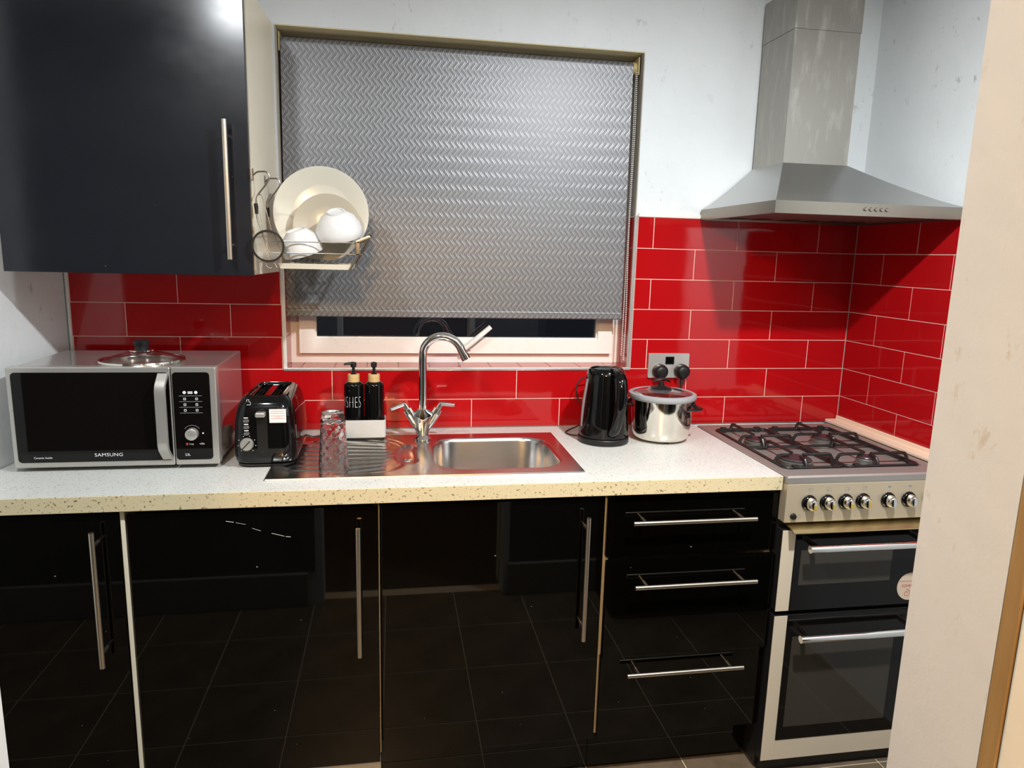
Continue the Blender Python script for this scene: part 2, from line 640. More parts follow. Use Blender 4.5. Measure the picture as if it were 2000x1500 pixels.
part(MB().box(DX1 + 0.03, XR, -1.7552, -1.752, 0.15, CEIL), 'reflection_dark_panel', 'taupe', wall_front, 0)
struct(MB().box(-1.1, XR + 0.12, -4.92, 0.30, CEIL, CEIL + 0.08), 'ceiling', 'ceil')
struct(MB().box(-1.1, XR + 0.12, -4.92, -4.8, 0, CEIL), 'wall_hall_end', 'hall')
struct(MB().box(-1.1, -0.75, -4.8, -1.86, 0, CEIL), 'wall_hall_left', 'hall')
struct(MB().box(2.2, XR + 0.12, -4.8, -1.86, 0, CEIL), 'wall_hall_right', 'hall')
floor = struct(MB().box(-1.1, XR + 0.12, -1.86, 0.30, -0.06, -0.0014), 'floor', 'fgrout')
struct(MB().box(-1.1, XR + 0.12, -4.92, -1.86, -0.06, -0.001), 'floor_hall', 'hfloor')
struct(MB().box(-0.95, DX0 - 0.06, -1.7552, -1.737, 0, 0.15, 0.004), 'baseboard_front', 'skirt')
struct(MB().box(DX1 + 0.02, XR, -1.7552, -1.737, 0, 0.15, 0.004), 'baseboard_front_right', 'skirt')
# doorway woodwork beside the camera
struct(MB().box(DX1 - 0.001, DX1 + 0.04, -1.8685, -1.8520, 0, 2.03, 0.0015), 'trim_1', 'pinewood', 'ochre wooden strip down the edge of the doorway', cat='door trim')
struct(MB().box(DX1 - 0.002, DX1 + 0.08, -1.935, -1.8700, 0, 2.04, 0.003), 'trim_2', 'cream_paint', 'cream painted architrave at the right edge of the doorway', cat='door trim')

# floor tiles
FT = 0.2965
tile_cache = {}


def slab_mesh(w_, d_, h_, ch, name, mat, ori):
    """chamfered slab, origin at its lower corner. ori 'z': floor, 'y': back wall (front is -y), 'x': right wall (front is -x),
    'xp': reveal facing +x"""
    key = (round(w_, 4), round(d_, 4), ori, mat)
    if key in tile_cache:
        return tile_cache[key]
    lp = []
    for hh, ins in ((0, 0), (h_ - ch, 0), (h_, ch)):
        q = [(ins, ins), (w_ - ins, ins), (w_ - ins, d_ - ins), (ins, d_ - ins)]
        if ori == 'z':
            lp.append([(a, b, hh) for a, b in q])
        elif ori == 'y':
            lp.append([(a, -hh, b) for a, b in q])
        elif ori == 'x':
            lp.append([(-hh, a, b) for a, b in q])
        else:
            lp.append([(hh, a, b) for a, b in q])
    me = MB().loft(lp).mesh(name, 0)
    me.materials.append(M_[mat])
    tile_cache[key] = me
    return me


def slab(parent, name, mat, loc, w_, d_, h_, ch, ori):
    if w_ < 0.006 or d_ < 0.006:
        return
    o = bpy.data.objects.new(name, slab_mesh(w_, d_, h_, ch, name, mat, ori))
    COL.objects.link(o)
    o.location = loc
    o.parent = parent
    return o


xs = [1.055 + FT * i for i in range(-7, 6)]
ys = [-0.616 + FT * i for i in range(-4, 4)]
for i in range(len(xs) - 1):
    for j in range(len(ys) - 1):
        x0, x1 = max(xs[i] + 0.003, -0.945), min(xs[i + 1], XR - 0.004)
        y0, y1 = max(ys[j] + 0.003, -1.86), min(ys[j + 1], 0.004)
        if x1 - x0 < 0.02 or y1 - y0 < 0.02:
            continue
        slab(floor, 'floor_tile', 'floor', (x0, y0, -0.006), round(x1 - x0, 4), round(y1 - y0, 4), 0.006, 0.001, 'z')

# wall tiles ---------------------------------------------------------------
GR = 0.0022


def tile_rows(parent, lo, hi, k0, k1, origin, ori, fixed, flip=False):
    for k in range(k0, k1):
        zt, zb = ZT - RP * k, ZT - RP * (k + 1)
        if k == 6:
            zb = 0.9115
        shift = 0.0 if k % 2 == 1 else 0.5
        n = -40
        while n < 60:
            a, b = origin + (n + shift) * CP, origin + (n + 1 + shift) * CP
            n += 1
            a, b = max(a, lo), min(b, hi)
            if b - a < 0.012:
                continue
            wv, dv = round(b - a - GR, 4), round(zt - zb - GR, 4)
            if ori == 'y':
                slab(parent, 'tile', 'tile', (a + GR / 2, fixed, zb + GR / 2), wv, dv, 0.007, 0.0008, 'y')
            else:
                slab(parent, 'tile', 'tile', (fixed, a + GR / 2, zb + GR / 2), wv, dv, 0.006, 0.0008, ori)


part(MB().box(-0.153, WX0 - 0.004, 0.0012, 0.0066, 0.912, 1.4155), 'grout_bed', 'grout', wall_back, 0)
part(MB().box(WX1 + 0.006, 2.408, 0.0012, 0.0066, 0.912, ZT), 'grout_bed', 'grout', wall_back, 0)
part(MB().box(WX0 - 0.003, WX1 + 0.005, 0.0012, 0.0066, 0.912, 1.1085), 'grout_bed', 'grout', wall_back, 0)
tile_rows(wall_back, -0.152, WX0 - 0.004, 2, 5, 0.0, 'y', 0.007)
tile_rows(wall_back, WX1 + 0.006, 2.408, 0, 5, 0.0, 'y', 0.007)
tile_rows(wall_back, -0.152, 2.408, 5, 7, 0.0, 'y', 0.007)
part(MB().box(2.4092, 2.4138, -0.80, 0.0, 0.93, ZT), 'grout_bed', 'grout', wall_right, 0)
tile_rows(wall_right, -0.80, -0.0005, 0, 7, -0.1503, 'x', XR)
# window sill and reveal tiles
part(MB().box(WX0 + 0.002, WX1 - 0.002, 0.009, REC, 1.1087, 1.1105), 'grout_bed', 'grout', wall_back, 0)
x = 0.404
while x < WX1:
    a, b = max(x, WX0 + 0.007), min(x + 0.1025, WX1 - 0.008)
    if b - a > 0.01:
        slab(wall_back, 'sill_tile', 'tile', (a + GR / 2, 0.009, 1.1105), round(b - a - GR, 4), round(REC - 0.011, 4), 0.003, 0.0006, 'z')
    x += 0.1025
for k in range(0, 5):
    zt, zb = ZT - RP * k, ZT - RP * (k + 1) + (0.004 if k == 4 else 0)
    dz = round(zt - zb - GR, 4)
    slab(wall_back, 'reveal_tile', 'tile', (WX1 - 0.0005, 0.010, zb + GR / 2), round(REC - 0.014, 4), dz, 0.006, 0.0006, 'x')
    if k >= 2:
        slab(wall_back, 'reveal_tile', 'tile', (WX0 + 0.0005, 0.010, zb + GR / 2), round(REC - 0.014, 4), dz, 0.006, 0.0006, 'xp')
part(MB().box(WX1 - 0.0035, WX1 - 0.0002, 0.009, REC, 1.112, ZT), 'grout_bed', 'grout', wall_back, 0)
part(MB().box(WX0 + 0.0002, WX0 + 0.0035, 0.009, REC, 1.112, 1.4155), 'grout_bed', 'grout', wall_back, 0)
# painted reveal above the tiles
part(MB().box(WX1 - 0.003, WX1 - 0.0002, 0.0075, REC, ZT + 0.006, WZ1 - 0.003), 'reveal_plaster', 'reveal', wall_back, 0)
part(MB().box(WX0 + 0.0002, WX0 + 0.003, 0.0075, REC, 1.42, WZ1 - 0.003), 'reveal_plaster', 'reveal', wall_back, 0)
part(MB().box(WX0 + 0.0002, WX1 - 0.0002, 0.0075, REC, WZ1 - 0.003, WZ1 - 0.0002), 'reveal_plaster', 'soffit', wall_back, 0, label='yellowed underside of the window recess')
# tile edge trims
part(MB().box(WX1 - 0.007, WX1 + 0.0055, -0.003, 0.0085, WZ0 - 0.004, ZT + 0.006, 0.003, 3), 'tile_trim', 'silver_trim', wall_back)
part(MB().box(WX0 - 0.0045, WX0 + 0.0075, -0.003, 0.0085, WZ0 - 0.004, 1.425, 0.003, 3), 'tile_trim', 'white_gloss', wall_back)
part(MB().box(WX0 - 0.0045, WX1 + 0.0055, -0.0035, 0.0088, WZ0 - 0.0045, WZ0 + 0.006, 0.003, 3), 'tile_trim', 'silver_trim', wall_back)
part(MB().box(WX1 + 0.006, 1.84, -0.0025, 0.0066, ZT, ZT + 0.013, 0.002), 'tile_trim', 'white_gloss', wall_back)
part(MB().box(-0.1605, -0.1525, -0.003, 0.0066, 0.912, 1.412, 0.002), 'tile_trim', 'white_gloss', wall_back)
# filler strip between hob and right wall
part(MB().box(2.356, 2.4075, -0.62, -0.004, 0.912, 0.924, 0.003).box(2.398, 2.4075, -0.62, -0.004, 0.912, 0.936, 0.003), 'sealing_strip', 'sealant', wall_right)

# ------------------------------------------------------------------ window
win = thing('window_1', 'white plastic window with night-dark glass behind the grey blind', 'window', (1.027, REC, 1.111))
win['kind'] = 'structure'
FX0, FX1, FZ0, FZ1 = WX0 + 0.001, WX1 - 0.001, 1.1135, WZ1 - 0.004


def ring(x0, x1, z0, z1, t, y0, y1, ins=0.0):
    return MB().frame([(x0, z0), (x1, z0), (x1, z1), (x0, z1)], [(x0 + t, z0 + t), (x1 - t, z0 + t), (x1 - t, z1 - t), (x0 + t, z1 - t)], y0, y1, 'y')


part(ring(FX0, FX1, FZ0, FZ1, 0.046, 0.116, 0.175), 'window_frame', 'upvc', win, 0)
sash = part(ring(FX0 + 0.034, FX1 - 0.034, FZ0 + 0.034, FZ1 - 0.034, 0.050, 0.098, 0.150), 'sash', 'upvc', win, 0)
mb = MB()
x0, x1, z0, z1 = FX0 + 0.08, FX1 - 0.08, FZ0 + 0.08, FZ1 - 0.08
mb.frame([(x0, z0), (x1, z0), (x1, z1), (x0, z1)], [(x0 + 0.008, z0 + 0.008), (x1 - 0.008, z0 + 0.008), (x1 - 0.008, z1 - 0.008), (x0 + 0.008, z1 - 0.008)], 0.110, 0.124, 'y')
part(mb, 'glazing_bead', 'upvc', sash, 0)
part(MB().box(x0 + 0.002, x1 - 0.002, 0.126, 0.132, z0 + 0.002, z1 - 0.002), 'pane', 'pane', win, 0)
hd = MB().box(1.020, 1.062, 0.088, 0.099, 1.160, 1.184, 0.003)
hd.cyl((1.043, 0.092, 1.174), (1.043, 0.074, 1.174), 0.010)
h_ = part(hd, 'handle_base', 'white_plastic', win)
part(MB().tube([(1.036, 0.074, 1.168), (1.062, 0.068, 1.190), (1.090, 0.066, 1.214), (1.124, 0.066, 1.243)], [0.010, 0.010, 0.0095, 0.009], 12, flat=0.7), 'handle', 'white_plastic', h_)

# ------------------------------------------------------------------ roller blind
bl = thing('roller_blind', 'silver grey roller blind with a wavy woven pattern over the window', 'blind', (1.018, 0.045, 1.276))
BY = 0.048
part(MB().cyl((0.470, BY + 0.012, 2.093), (1.570, BY + 0.012, 2.093), 0.0185, n=28), 'roller_tube', 'blind', bl)
mb = MB()
mb.add([(0.470, BY - 0.0068, 2.094), (1.570, BY - 0.0068, 2.094), (1.572, BY - 0.012, 1.298), (0.463, BY - 0.012, 1.298),
        (0.470, BY - 0.0058, 2.094), (1.570, BY - 0.0058, 2.094), (1.572, BY - 0.011, 1.298), (0.463, BY - 0.011, 1.298)],
       [(0, 1, 2, 3), (7, 6, 5, 4), (0, 4, 5, 1), (1, 5, 6, 2), (2, 6, 7, 3), (3, 7, 4, 0)])
part(mb, 'fabric', 'blind', bl, 0)
part(MB().box(0.462, 1.574, BY - 0.018, BY - 0.006, 1.275, 1.300, 0.0045, 3), 'bottom_bar', 'blind', bl)
part(MB().box(0.4635, 0.4675, 0.040, 0.080, 2.068, 2.122, 0.001).cyl((0.4675, 0.058, 2.093), (0.4705, 0.058, 2.093), 0.012), 'bracket', 'brass', bl)
part(MB().box(1.584, 1.588, 0.030, 0.080, 2.068, 2.122, 0.001).cyl((1.571, 0.060, 2.093), (1.584, 0.060, 2.093), 0.019), 'bracket', 'brass', bl)
mb = MB()
bm0 = bmesh.new()
bmesh.ops.create_icosphere(bm0, subdivisions=1, radius=0.0026)
bv = [q.co.copy() for q in bm0.verts]
bm0.verts.index_update()
bf = [[q.index for q in f.verts] for f in bm0.faces]
bm0.free()
chain = [(1.5785, 0.036 - 0.006 * math.sin(i * 0.02), 2.075 - i * 0.0062) for i in range(150)] + [(1.5800 + 0.002 * math.sin(i * .06), 0.030 - 0.016 * i / 150, 2.075 - i * 0.0062) for i in range(152)]
for p in chain:
    mb.add([q + Vector(p) for q in bv], bf)
part(mb, 'bead_chain', 'white_plastic', bl, 60, kind='stuff')

# ------------------------------------------------------------------ wall cabinet
UX0, UX1, UZ0, UZ1 = -0.153, 0.440, 1.413, 2.133
uc = thing('wall_cabinet', 'black wall cabinet with satin door above the microwave', 'cabinet', (0.14, -0.16, UZ0))
part(MB().prism([(UX0 + 0.001, -0.326), (UX1, -0.326), (0.4525, -0.001), (UX0 + 0.001, -0.001)], UZ0 + 0.003, UZ1), 'body', 'cream_paint', uc, 0, label='cream painted cabinet side')
d = part(MB().box(UX0, UX1 - 0.002, -0.346, -0.3275, UZ0, UZ1, 0.0015), 'door', 'matt_door', uc)


def handle(p0, p1, back, parent, r=0.006, inset=0.035):
    p0, p1 = Vector(p0), Vector(p1)
    dd = (p1 - p0).normalized()
    m = MB().cyl(p0, p1, r, n=16)
    for q in (p0 + dd * inset, p1 - dd * inset):
        e = q.copy()
        e.y = back
        m.cyl(q, e, r * 0.72, n=12)
    return part(m, 'handle', 'nickel', parent, label='brushed nickel bar handle')


handle((0.389, -0.381, 1.455), (0.389, -0.381, 1.795), -0.3462, d, 0.0065)

# ------------------------------------------------------------------ base units
FY = -0.587  # front of the doors


def carcass(name, label, x0, x1, mat='carcass', legs=True, z0=0.15):
    t = thing(name, label, 'cabinet', ((x0 + x1) / 2, -0.3, 0))
    b = MB()
    b.box(x0, x0 + 0.016, -0.566, -0.03, z0, 0.868).box(x1 - 0.016, x1, -0.566, -0.03, z0, 0.868)
    b.box(x0 + 0.016, x1 - 0.016, -0.566, -0.03, z0, z0 + 0.016).box(x0 + 0.016, x1 - 0.016, -0.046, -0.03, z0 + 0.016, 0.868)
    part(b, 'body', mat, t, 0)
    if legs:
        for lx in (x0 + 0.05, x1 - 0.05):
            for ly in (-0.455, -0.10):
                part(MB().cyl((lx, ly, 0.0), (lx, ly, z0), 0.017).cyl((lx, ly, 0.0), (lx, ly, 0.012), 0.026, 0.02), 'leg', 'black_matt', t)
    return t


def door_(t, x0, x1, z0, z1, mat='black_door', y=FY):
    return part(MB().box(x0, x1, y, y + 0.018, z0, z1, 0.0012), 'door', mat, t)


c1 = carcass('base_cabinet', 'narrow glossy black base cabinet at the far left below the microwave', -0.150, 0.166, 'carcass')
part(MB().box(0.1575, 0.1675, -0.5855, -0.5668, 0.0015, 0.866, 0.001), 'end_panel', 'carcass', c1, 0, label='cream panel edge')
d = door_(c1, -0.222, 0.1545, 0.145, 0.8605)
handle((0.107, -0.622, 0.487), (0.107, -0.622, 0.829), FY, d)
c2 = carcass('base_cabinet', 'glossy black base cabinet with scratched door below the toaster', 0.168, 0.760, 'carcass')
d = door_(c2, 0.172, 0.757, 0.137, 0.8585)
handle((0.709, -0.622, 0.469), (0.709, -0.622, 0.814), FY, d)
part(MB().box(0.168, 0.7585, -0.560, -0.545, 0.002, 0.1355, 0.001).box(0.7435, 0.7585, -0.545, -0.2, 0.002, 0.149), 'plinth', 'white_board', c2, 0, label='white plinth board')
scr = MB()
for (xa, za, xb, zb, wd) in ((0.395, 0.832, 0.413, 0.829, 0.0011), (0.418, 0.8275, 0.440, 0.8225, 0.0006), (0.455, 0.812, 0.475, 0.804, 0.0007), (0.500, 0.797, 0.530, 0.788, 0.0009), (0.533, 0.787, 0.545, 0.7855, 0.0011)):
    scr.add([(xa, FY - 0.0002, za), (xb, FY - 0.0002, zb), (xb, FY - 0.0002, zb + wd), (xa, FY - 0.0002, za + wd)], [(0, 1, 2, 3)])
part(scr, 'scratch', 'print_white', d, 0, label='pale scratch marks', kind='stuff')
c3 = carcass('base_cabinet', 'glossy black base cabinet below the sink bowl', 0.764, 1.352, 'carcass_dark')
d = door_(c3, 0.766, 1.3485, 0.150, 0.858)
handle((1.295, -0.622, 0.472), (1.295, -0.622, 0.819), FY, d)
part(MB().box(0.7600, 1.3525, -0.517, -0.501, 0.0015, 0.149, 0.001), 'plinth', 'black_door', c3)
c4 = carcass('drawer_unit', 'glossy black three-drawer unit beside the cooker', 1.354, 1.8455, 'carcass')
for (z0, z1, yo, hz, hx0, hx1) in ((0.692, 0.859, 0.0, 0.798, 1.418, 1.766), (0.401, 0.683, -0.012, 0.622, 1.428, 1.776), (0.149, 0.396, 0.0, 0.357, 1.425, 1.766)):
    d = part(MB().box(1.358, 1.8445, FY + yo, FY + yo + 0.018, z0, z1, 0.0012), 'drawer', 'black_door', c4)
    if yo:
        part(MB().box(1.372, 1.830, FY + yo + 0.0185, -0.10, z0 + 0.02, z1 - 0.06), 'drawer_box', 'white_board', d, 0)
    handle((hx0, -0.622 + yo, hz), (hx1, -0.622 + yo, hz), FY + yo, d)

tc_ = thing('tall_cabinet', 'tall black cabinet right of the doorway, mirrored in the window glass', 'cabinet', (2.04, -1.62, 0))
part(MB().box(1.690, 2.395, -1.735, -1.515, 0.10, 2.05), 'body', 'carcass_dark', tc_, 0)
part(MB().box(1.70, 2.385, -1.72, -1.53, 0.0, 0.10), 'plinth', 'carcass_dark', tc_, 0)
for xa, xb in ((1.692, 2.0415), (2.0435, 2.393)):
    part(MB().box(xa, xb, -1.5145, -1.497, 0.105, 2.045, 0.001), 'door', 'black_door', tc_)

part(MB().box(1.3535, 1.8440, -0.518, -0.502, 0.0015, 0.148, 0.001), 'plinth', 'black_door', c4)
# ------------------------------------------------------------------ worktop
wt = thing('worktop', 'long white speckled laminate worktop above the black cabinets', 'worktop', (0.8, -0.3, 0.87))
SX0, SX1, SY0, SY1 = 0.472, 1.309, -0.52, -0.095
mb = MB().frame([(-0.160, -0.001), (1.8445, -0.001), (1.8445, -0.598), (-0.224, -0.598)],
                [(SX0 + 0.02, SY1 - 0.015), (SX1 - 0.015, SY1 - 0.015), (SX1 - 0.015, SY0 + 0.015), (SX0 + 0.02, SY0 + 0.015)], 0.8705, 0.9095)
part(mb, 'slab', 'wtop', wt, 0)
part(MB().box(-0.2255, 1.8445, -0.6015, -0.5981, 0.8705, 0.9093, 0.0008), 'edge_strip', 'wedge', wt, 0, label='cream speckled front edging')

# ------------------------------------------------------------------ sink
sk = thing('kitchen_sink', 'stainless steel inset sink with drainer grooves on the left', 'sink', (0.89, -0.31, 0.91))
ZS = 0.9135
NC = 10


def rect_loop(x0, x1, y0, y1, z, ref):
    """project the rounded loop ref outwards on to the rectangle"""
    cx, cy = (BX0 + BX1) / 2, (BY0 + BY1) / 2
    out = []
    for p in ref:
        dx, dy = p[0] - cx, p[1] - cy
        t = min(((x1 if dx > 0 else x0) - cx) / dx if abs(dx) > 1e-9 else 1e9, ((y1 if dy > 0 else y0) - cy) / dy if abs(dy) > 1e-9 else 1e9)
        out.append([cx + dx * t, cy + dy * t, z])
    for c in ((x0, y0), (x1, y0), (x1, y1), (x0, y1)):
        i = min(range(len(out)), key=lambda k: (out[k][0] - c[0]) ** 2 + (out[k][1] - c[1]) ** 2)
        out[i][0], out[i][1] = c
    return [tuple(p) for p in out]


BX0, BX1, BY0, BY1 = 0.908, 1.272, -0.478, -0.150
XM = 0.868


def dense(lp, m=4):
    out = []
    for i in range(len(lp)):
        a, b = Vector(lp[i]), Vector(lp[(i + 1) % len(lp)])
        k = m if (b - a).length > 0.04 else 1
        out += [tuple(a.lerp(b, j / k)) for j in range(k)]
    return out


ref = dense(rrz(BX0, BX1, BY0, BY1, 0.085, ZS, NC), 8)


def inset(d_, z_, rr_):
    return dense(rrz(BX0 + d_, BX1 - d_, BY0 + d_, BY1 - d_, rr_, z_, NC), 8)


loops = [rect_loop(XM, SX1, SY0, SY1, 0.9098, ref), rect_loop(XM, SX1 - 0.0015, SY0 + 0.0015, SY1 - 0.0015, ZS, ref), ref,
         inset(0.004, ZS - 0.003, 0.082), inset(0.008, ZS - 0.012, 0.078), inset(0.014, ZS - 0.12, 0.072), inset(0.022, ZS - 0.142, 0.064), inset(0.040, ZS - 0.150, 0.05)]
part(MB().loft(loops, False, True), 'bowl', 'sink', sk, 32)
# drainer as a height field
mb = MB()
nx, ny = 100, 210
x0, x1, y0, y1 = SX0, XM, SY0, SY1


def drain_h(x_, y_):
    cy = -0.315
    hgt = 0.0
    # shallow grooved field
    ex = (x_ - 0.665) / 0.165
    ey = (y_ - cy) / 0.175
    ins = max(0.0, min(1.0, (1 - (abs(ex) ** 4 + abs(ey) ** 4)) * 4))
    hgt -= 0.0035 * ins
    # ribs fan in towards the waste
    fan = 1.0 - 0.35 * max(0.0, (x_ - 0.62) / 0.2)
    q = (y_ - cy) / (0.021 * fan)
    rib = max(0.0, math.cos(q * PI)) ** 2
    lim = max(0.0, min(1.0, (0.805 - 0.25 * abs(y_ - cy) - x_) / 0.03)) * max(0.0, min(1.0, (x_ - 0.515) / 0.02))
    hgt += 0.0036 * rib * ins * lim
    # half bowl
    rr = math.hypot((x_ - 0.838) / 0.036, (y_ - cy) / 0.105)
    if rr < 1 and x_ < 0.862:
        hgt = -0.013 * (1 - rr ** 3) + hgt * rr
    return ZS + hgt


vs = []
for i in range(nx + 1):
    for j in range(ny + 1):
        xx, yy = x0 + (x1 - x0) * i / nx, y0 + (y1 - y0) * j / ny
        zz = drain_h(xx, yy)
        if i == 0 or j in (0, ny):
            zz = 0.9098
        vs.append((xx + (0.0 if i else 0.0), yy, zz))
fs = [(i * (ny + 1) + j, (i + 1) * (ny + 1) + j, (i + 1) * (ny + 1) + j + 1, i * (ny + 1) + j + 1) for i in range(nx) for j in range(ny)]
part(MB().add(vs, fs), 'drainer', 'sink', sk, 60)
part(MB().lathe([(0.0001, 0.003), (0.010, 0.003), (0.014, 0.001), (0.014, -0.002)], (0.835, -0.335, ZS - 0.0125), 20), 'overflow_cap', 'chrome', sk)
part(MB().lathe([(0.0001, 0.002), (0.022, 0.002), (0.038, 0.004), (0.042, 0.0)], (1.09, -0.315, ZS - 0.150), 28), 'waste_strainer', 'chrome', sk)

# ------------------------------------------------------------------ mixer tap
TX, TY = 0.886, -0.155
tp = thing('mixer_tap', 'chrome swan-neck mixer tap standing behind the sink', 'tap', (TX, TY, ZS))
part(MB().lathe([(0.0, 0.0), (0.027, 0.0), (0.027, 0.004), (0.022, 0.010), (0.018, 0.014), (0.0, 0.014)], (TX, TY, ZS + 0.0005), 32), 'base_ring', 'chrome', tp)
mb = MB()
Z0 = ZS + 0.012
mb.loft([[(TX + sx * a, TY + sy * b, z) for a, b in [(math.cos(2 * PI * i / 28), math.sin(2 * PI * i / 28)) for i in range(28)]]
         for sx, sy, z in ((0.017, 0.017, Z0), (0.019, 0.017, Z0 + 0.012), (0.028, 0.018, Z0 + 0.035), (0.038, 0.018, Z0 + 0.060), (0.040, 0.017, Z0 + 0.068), (0.024, 0.015, Z0 + 0.078), (0.016, 0.014, Z0 + 0.084))])
for sgn in (-1, 1):
    mb.cyl((TX + sgn * 0.008, TY, Z0 + 0.016), (TX + sgn * 0.0395, TY, Z0 + 0.0715), 0.0110, 0.0150, 24)
part(mb, 'body', 'chrome', tp)
path = [(TX, TY, Z0 + 0.075), (TX, TY, 1.10), (TX, TY, 1.172)]
R = 0.059
ca = (TX + R * 0.98, TY - 0.012, 1.178)
for i in range(1, 19):
    a = PI - (PI * 0.90) * i / 18
    path.append((TX + R + R * math.cos(a) if True else 0, TY - 0.030 * i / 18, 1.178 + R * math.sin(a)))
path.append((path[-1][0] + 0.010, path[-1][1] - 0.002, path[-1][2] - 0.018))
sp = part(MB().tube(path, 0.0125, 18), 'spout', 'chrome', tp)
e = Vector(path[-1])
ed = (e - Vector(path[-2])).normalized()
part(MB().cyl(e - ed * 0.006, e + ed * 0.010, 0.0145, n=20), 'nozzle', 'chrome', sp)
for sgn, tip in ((-1, (0.788, -0.168, 1.012)), (1, (0.984, -0.168, 1.024))):
    lv = MB()
    a = Vector((TX + sgn * 0.0395, TY, Z0 + 0.0715))
    u_ = Vector((sgn * 0.033, 0, 0.058)).normalized()
    lv.cyl(a, a + u_ * 0.016, 0.0150, 0.0140, 24)
    lv.cyl(a + u_ * 0.016, a + u_ * 0.034, 0.0085, 0.0070, 20)
    e_ = a + u_ * 0.032
    lv.tube([e_ - Vector((sgn * 0.003, 0, 0)), e_ + Vector((sgn * 0.004, -0.001, 0.001)), tip], [0.0070, 0.0068, 0.0060], 14, flat=0.8)
    part(lv, 'lever', 'chrome', tp)

# ------------------------------------------------------------------ microwave
MX0, MX1, MY, MZ0, MZ1 = -0.149, 0.343, -0.398, 0.921, 1.180
mw = thing('microwave_oven', 'silver microwave oven with black glass door on the worktop', 'microwave', (0.1, -0.23, 0.91))
part(MB().box(MX0 + 0.004, MX1 - 0.003, MY + 0.030, -0.065, MZ0 + 0.002, MZ1 - 0.002, 0.004, 3), 'body', 'mwbody', mw)
XS = 0.2335
dr = part(MB().rpanel(MX0, XS - 0.0012, MZ0, MZ1, MY, MY + 0.0295, 0.004, 4, 0.002), 'door', 'mwsilver', mw)
part(MB().rpanel(MX0 + 0.011, XS - 0.0035, MZ0 + 0.014, MZ1 - 0.013, MY - 0.0016, MY + 0.002, 0.010, 5, 0.0005), 'door_glass', 'black_glass', dr)
part(MB().rpanel(MX0 + 0.020, 0.190, MZ0 + 0.0165, MZ0 + 0.036, MY - 0.0019, MY, 0.004, 4), 'door_band', 'black_plastic', dr)
# bowed handle
hp = []
for i in range(17):
    t = i / 16
    bow = 0.026 * min(1.0, math.sin(PI * t) * 2.2)
    hp.append((t, bow))
lp = []
for t, bow in hp:
    z = MZ0 + 0.017 + t * (MZ1 - MZ0 - 0.032)
    yb = MY - 0.002 - bow
    hw = 0.0135
    cx = 0.2165 - bow * 0.12
    lp.append([(cx - hw, yb + 0.001, z), (cx - hw + 0.002, yb - 0.003, z), (cx + hw - 0.002, yb - 0.003, z), (cx + hw, yb + 0.001, z), (cx + hw, yb + 0.006, z), (cx - hw, yb + 0.006, z)])
part(MB().loft(lp), 'handle', 'mwsilver', dr, 50)
part(text_front(MB(), 'SAMSUNG', 0.0125, 0.0745, MY - 0.0024, MZ0 + 0.0315, 1.15, 1.05), 'brand_lettering', 'print_white', dr, 0)
part(text_front(MB(), 'Ceramic Inside', 0.0075, -0.080, MY - 0.0024, MZ0 + 0.0265, 0.95), 'door_lettering', 'print_white', dr, 0)
cp = part(MB().rpanel(XS + 0.0012, MX1, MZ0, MZ1, MY, MY + 0.0295, 0.004, 4, 0.002), 'control_panel', 'mwsilver', mw)
part(MB().rpanel(XS + 0.004, MX1 - 0.015, MZ0 + 0.014, MZ1 - 0.013, MY - 0.0016, MY + 0.002, 0.009, 5, 0.0005), 'panel_glass', 'black_glass', cp)
kx, kz = 0.2795, MZ0 + 0.084
part(MB().lathe([(0.0, 0.015), (0.0125, 0.015), (0.0150, 0.0135), (0.0160, 0.0)], (kx, MY - 0.0018, kz), 32, Matrix.Rotation(PI / 2, 3, 'X').to_4x4()), 'knob', 'mwsilver', cp)
ic = MB()


def disc(m, x, y, z, r, n=14):
    m.add([(x + r * math.cos(2 * PI * i / n), y, z + r * math.sin(2 * PI * i / n)) for i in range(n)], [tuple(range(n))])


def bar(m, x0, x1, y, z0, z1):
    m.add([(x0, y, z0), (x1, y, z0), (x1, y, z1), (x0, y, z1)], [(0, 1, 2, 3)])


yy = MY - 0.0022
disc(ic, 0.2655, yy, 1.1145, 0.0042)
disc(ic, 0.2935, yy, 1.1145, 0.0042)
bar(ic, 0.2735, 0.2855, yy, 1.1148, 1.1172)
bar(ic, 0.2735, 0.2855, yy, 1.1112, 1.1138)
for i, z in enumerate((1.0975, 1.0825, 1.0675)):
    for xx in (0.2655, 0.2945):
        ic.frame([(xx - 0.003, z - 0.003), (xx + 0.003, z - 0.003), (xx + 0.003, z + 0.003), (xx - 0.003, z + 0.003)], [(xx - 0.0018, z - 0.0018), (xx + 0.0018, z - 0.0018), (xx + 0.0018, z + 0.0018), (xx - 0.0018, z + 0.0018)], yy, yy + 0.0002, 'y')
for a in range(40, 141, 10):
    disc(ic, kx + 0.0225 * math.cos(math.radians(a)), yy, kz + 0.0225 * math.sin(math.radians(a)), 0.0008, 6)
text_front(ic, 'Stop', 0.0065, 0.276, yy, MZ0 + 0.0565)
text_front(ic, '+30s', 0.0065, 0.302, yy, MZ0 + 0.0565)
text_front(ic, '23L', 0.009, 0.2655, yy, MZ0 + 0.0275)
disc(ic, 0.306, yy, kz + 0.001, 0.0022, 8)
part(ic, 'panel_symbols', 'print_white', cp, 0, kind='stuff')
gl = MB()
for z in (1.105, 1.090, 1.075, 1.060):
    bar(gl, 0.252, 0.308, yy, z, z + 0.0012)
part(gl, 'panel_lines', 'print_grey', cp, 0, kind='stuff')
rd = MB()
bar(rd, 0.2625, 0.2675, yy, MZ0 + 0.0535, MZ0 + 0.0595)
part(rd, 'stop_mark', 'print_red', cp, 0)
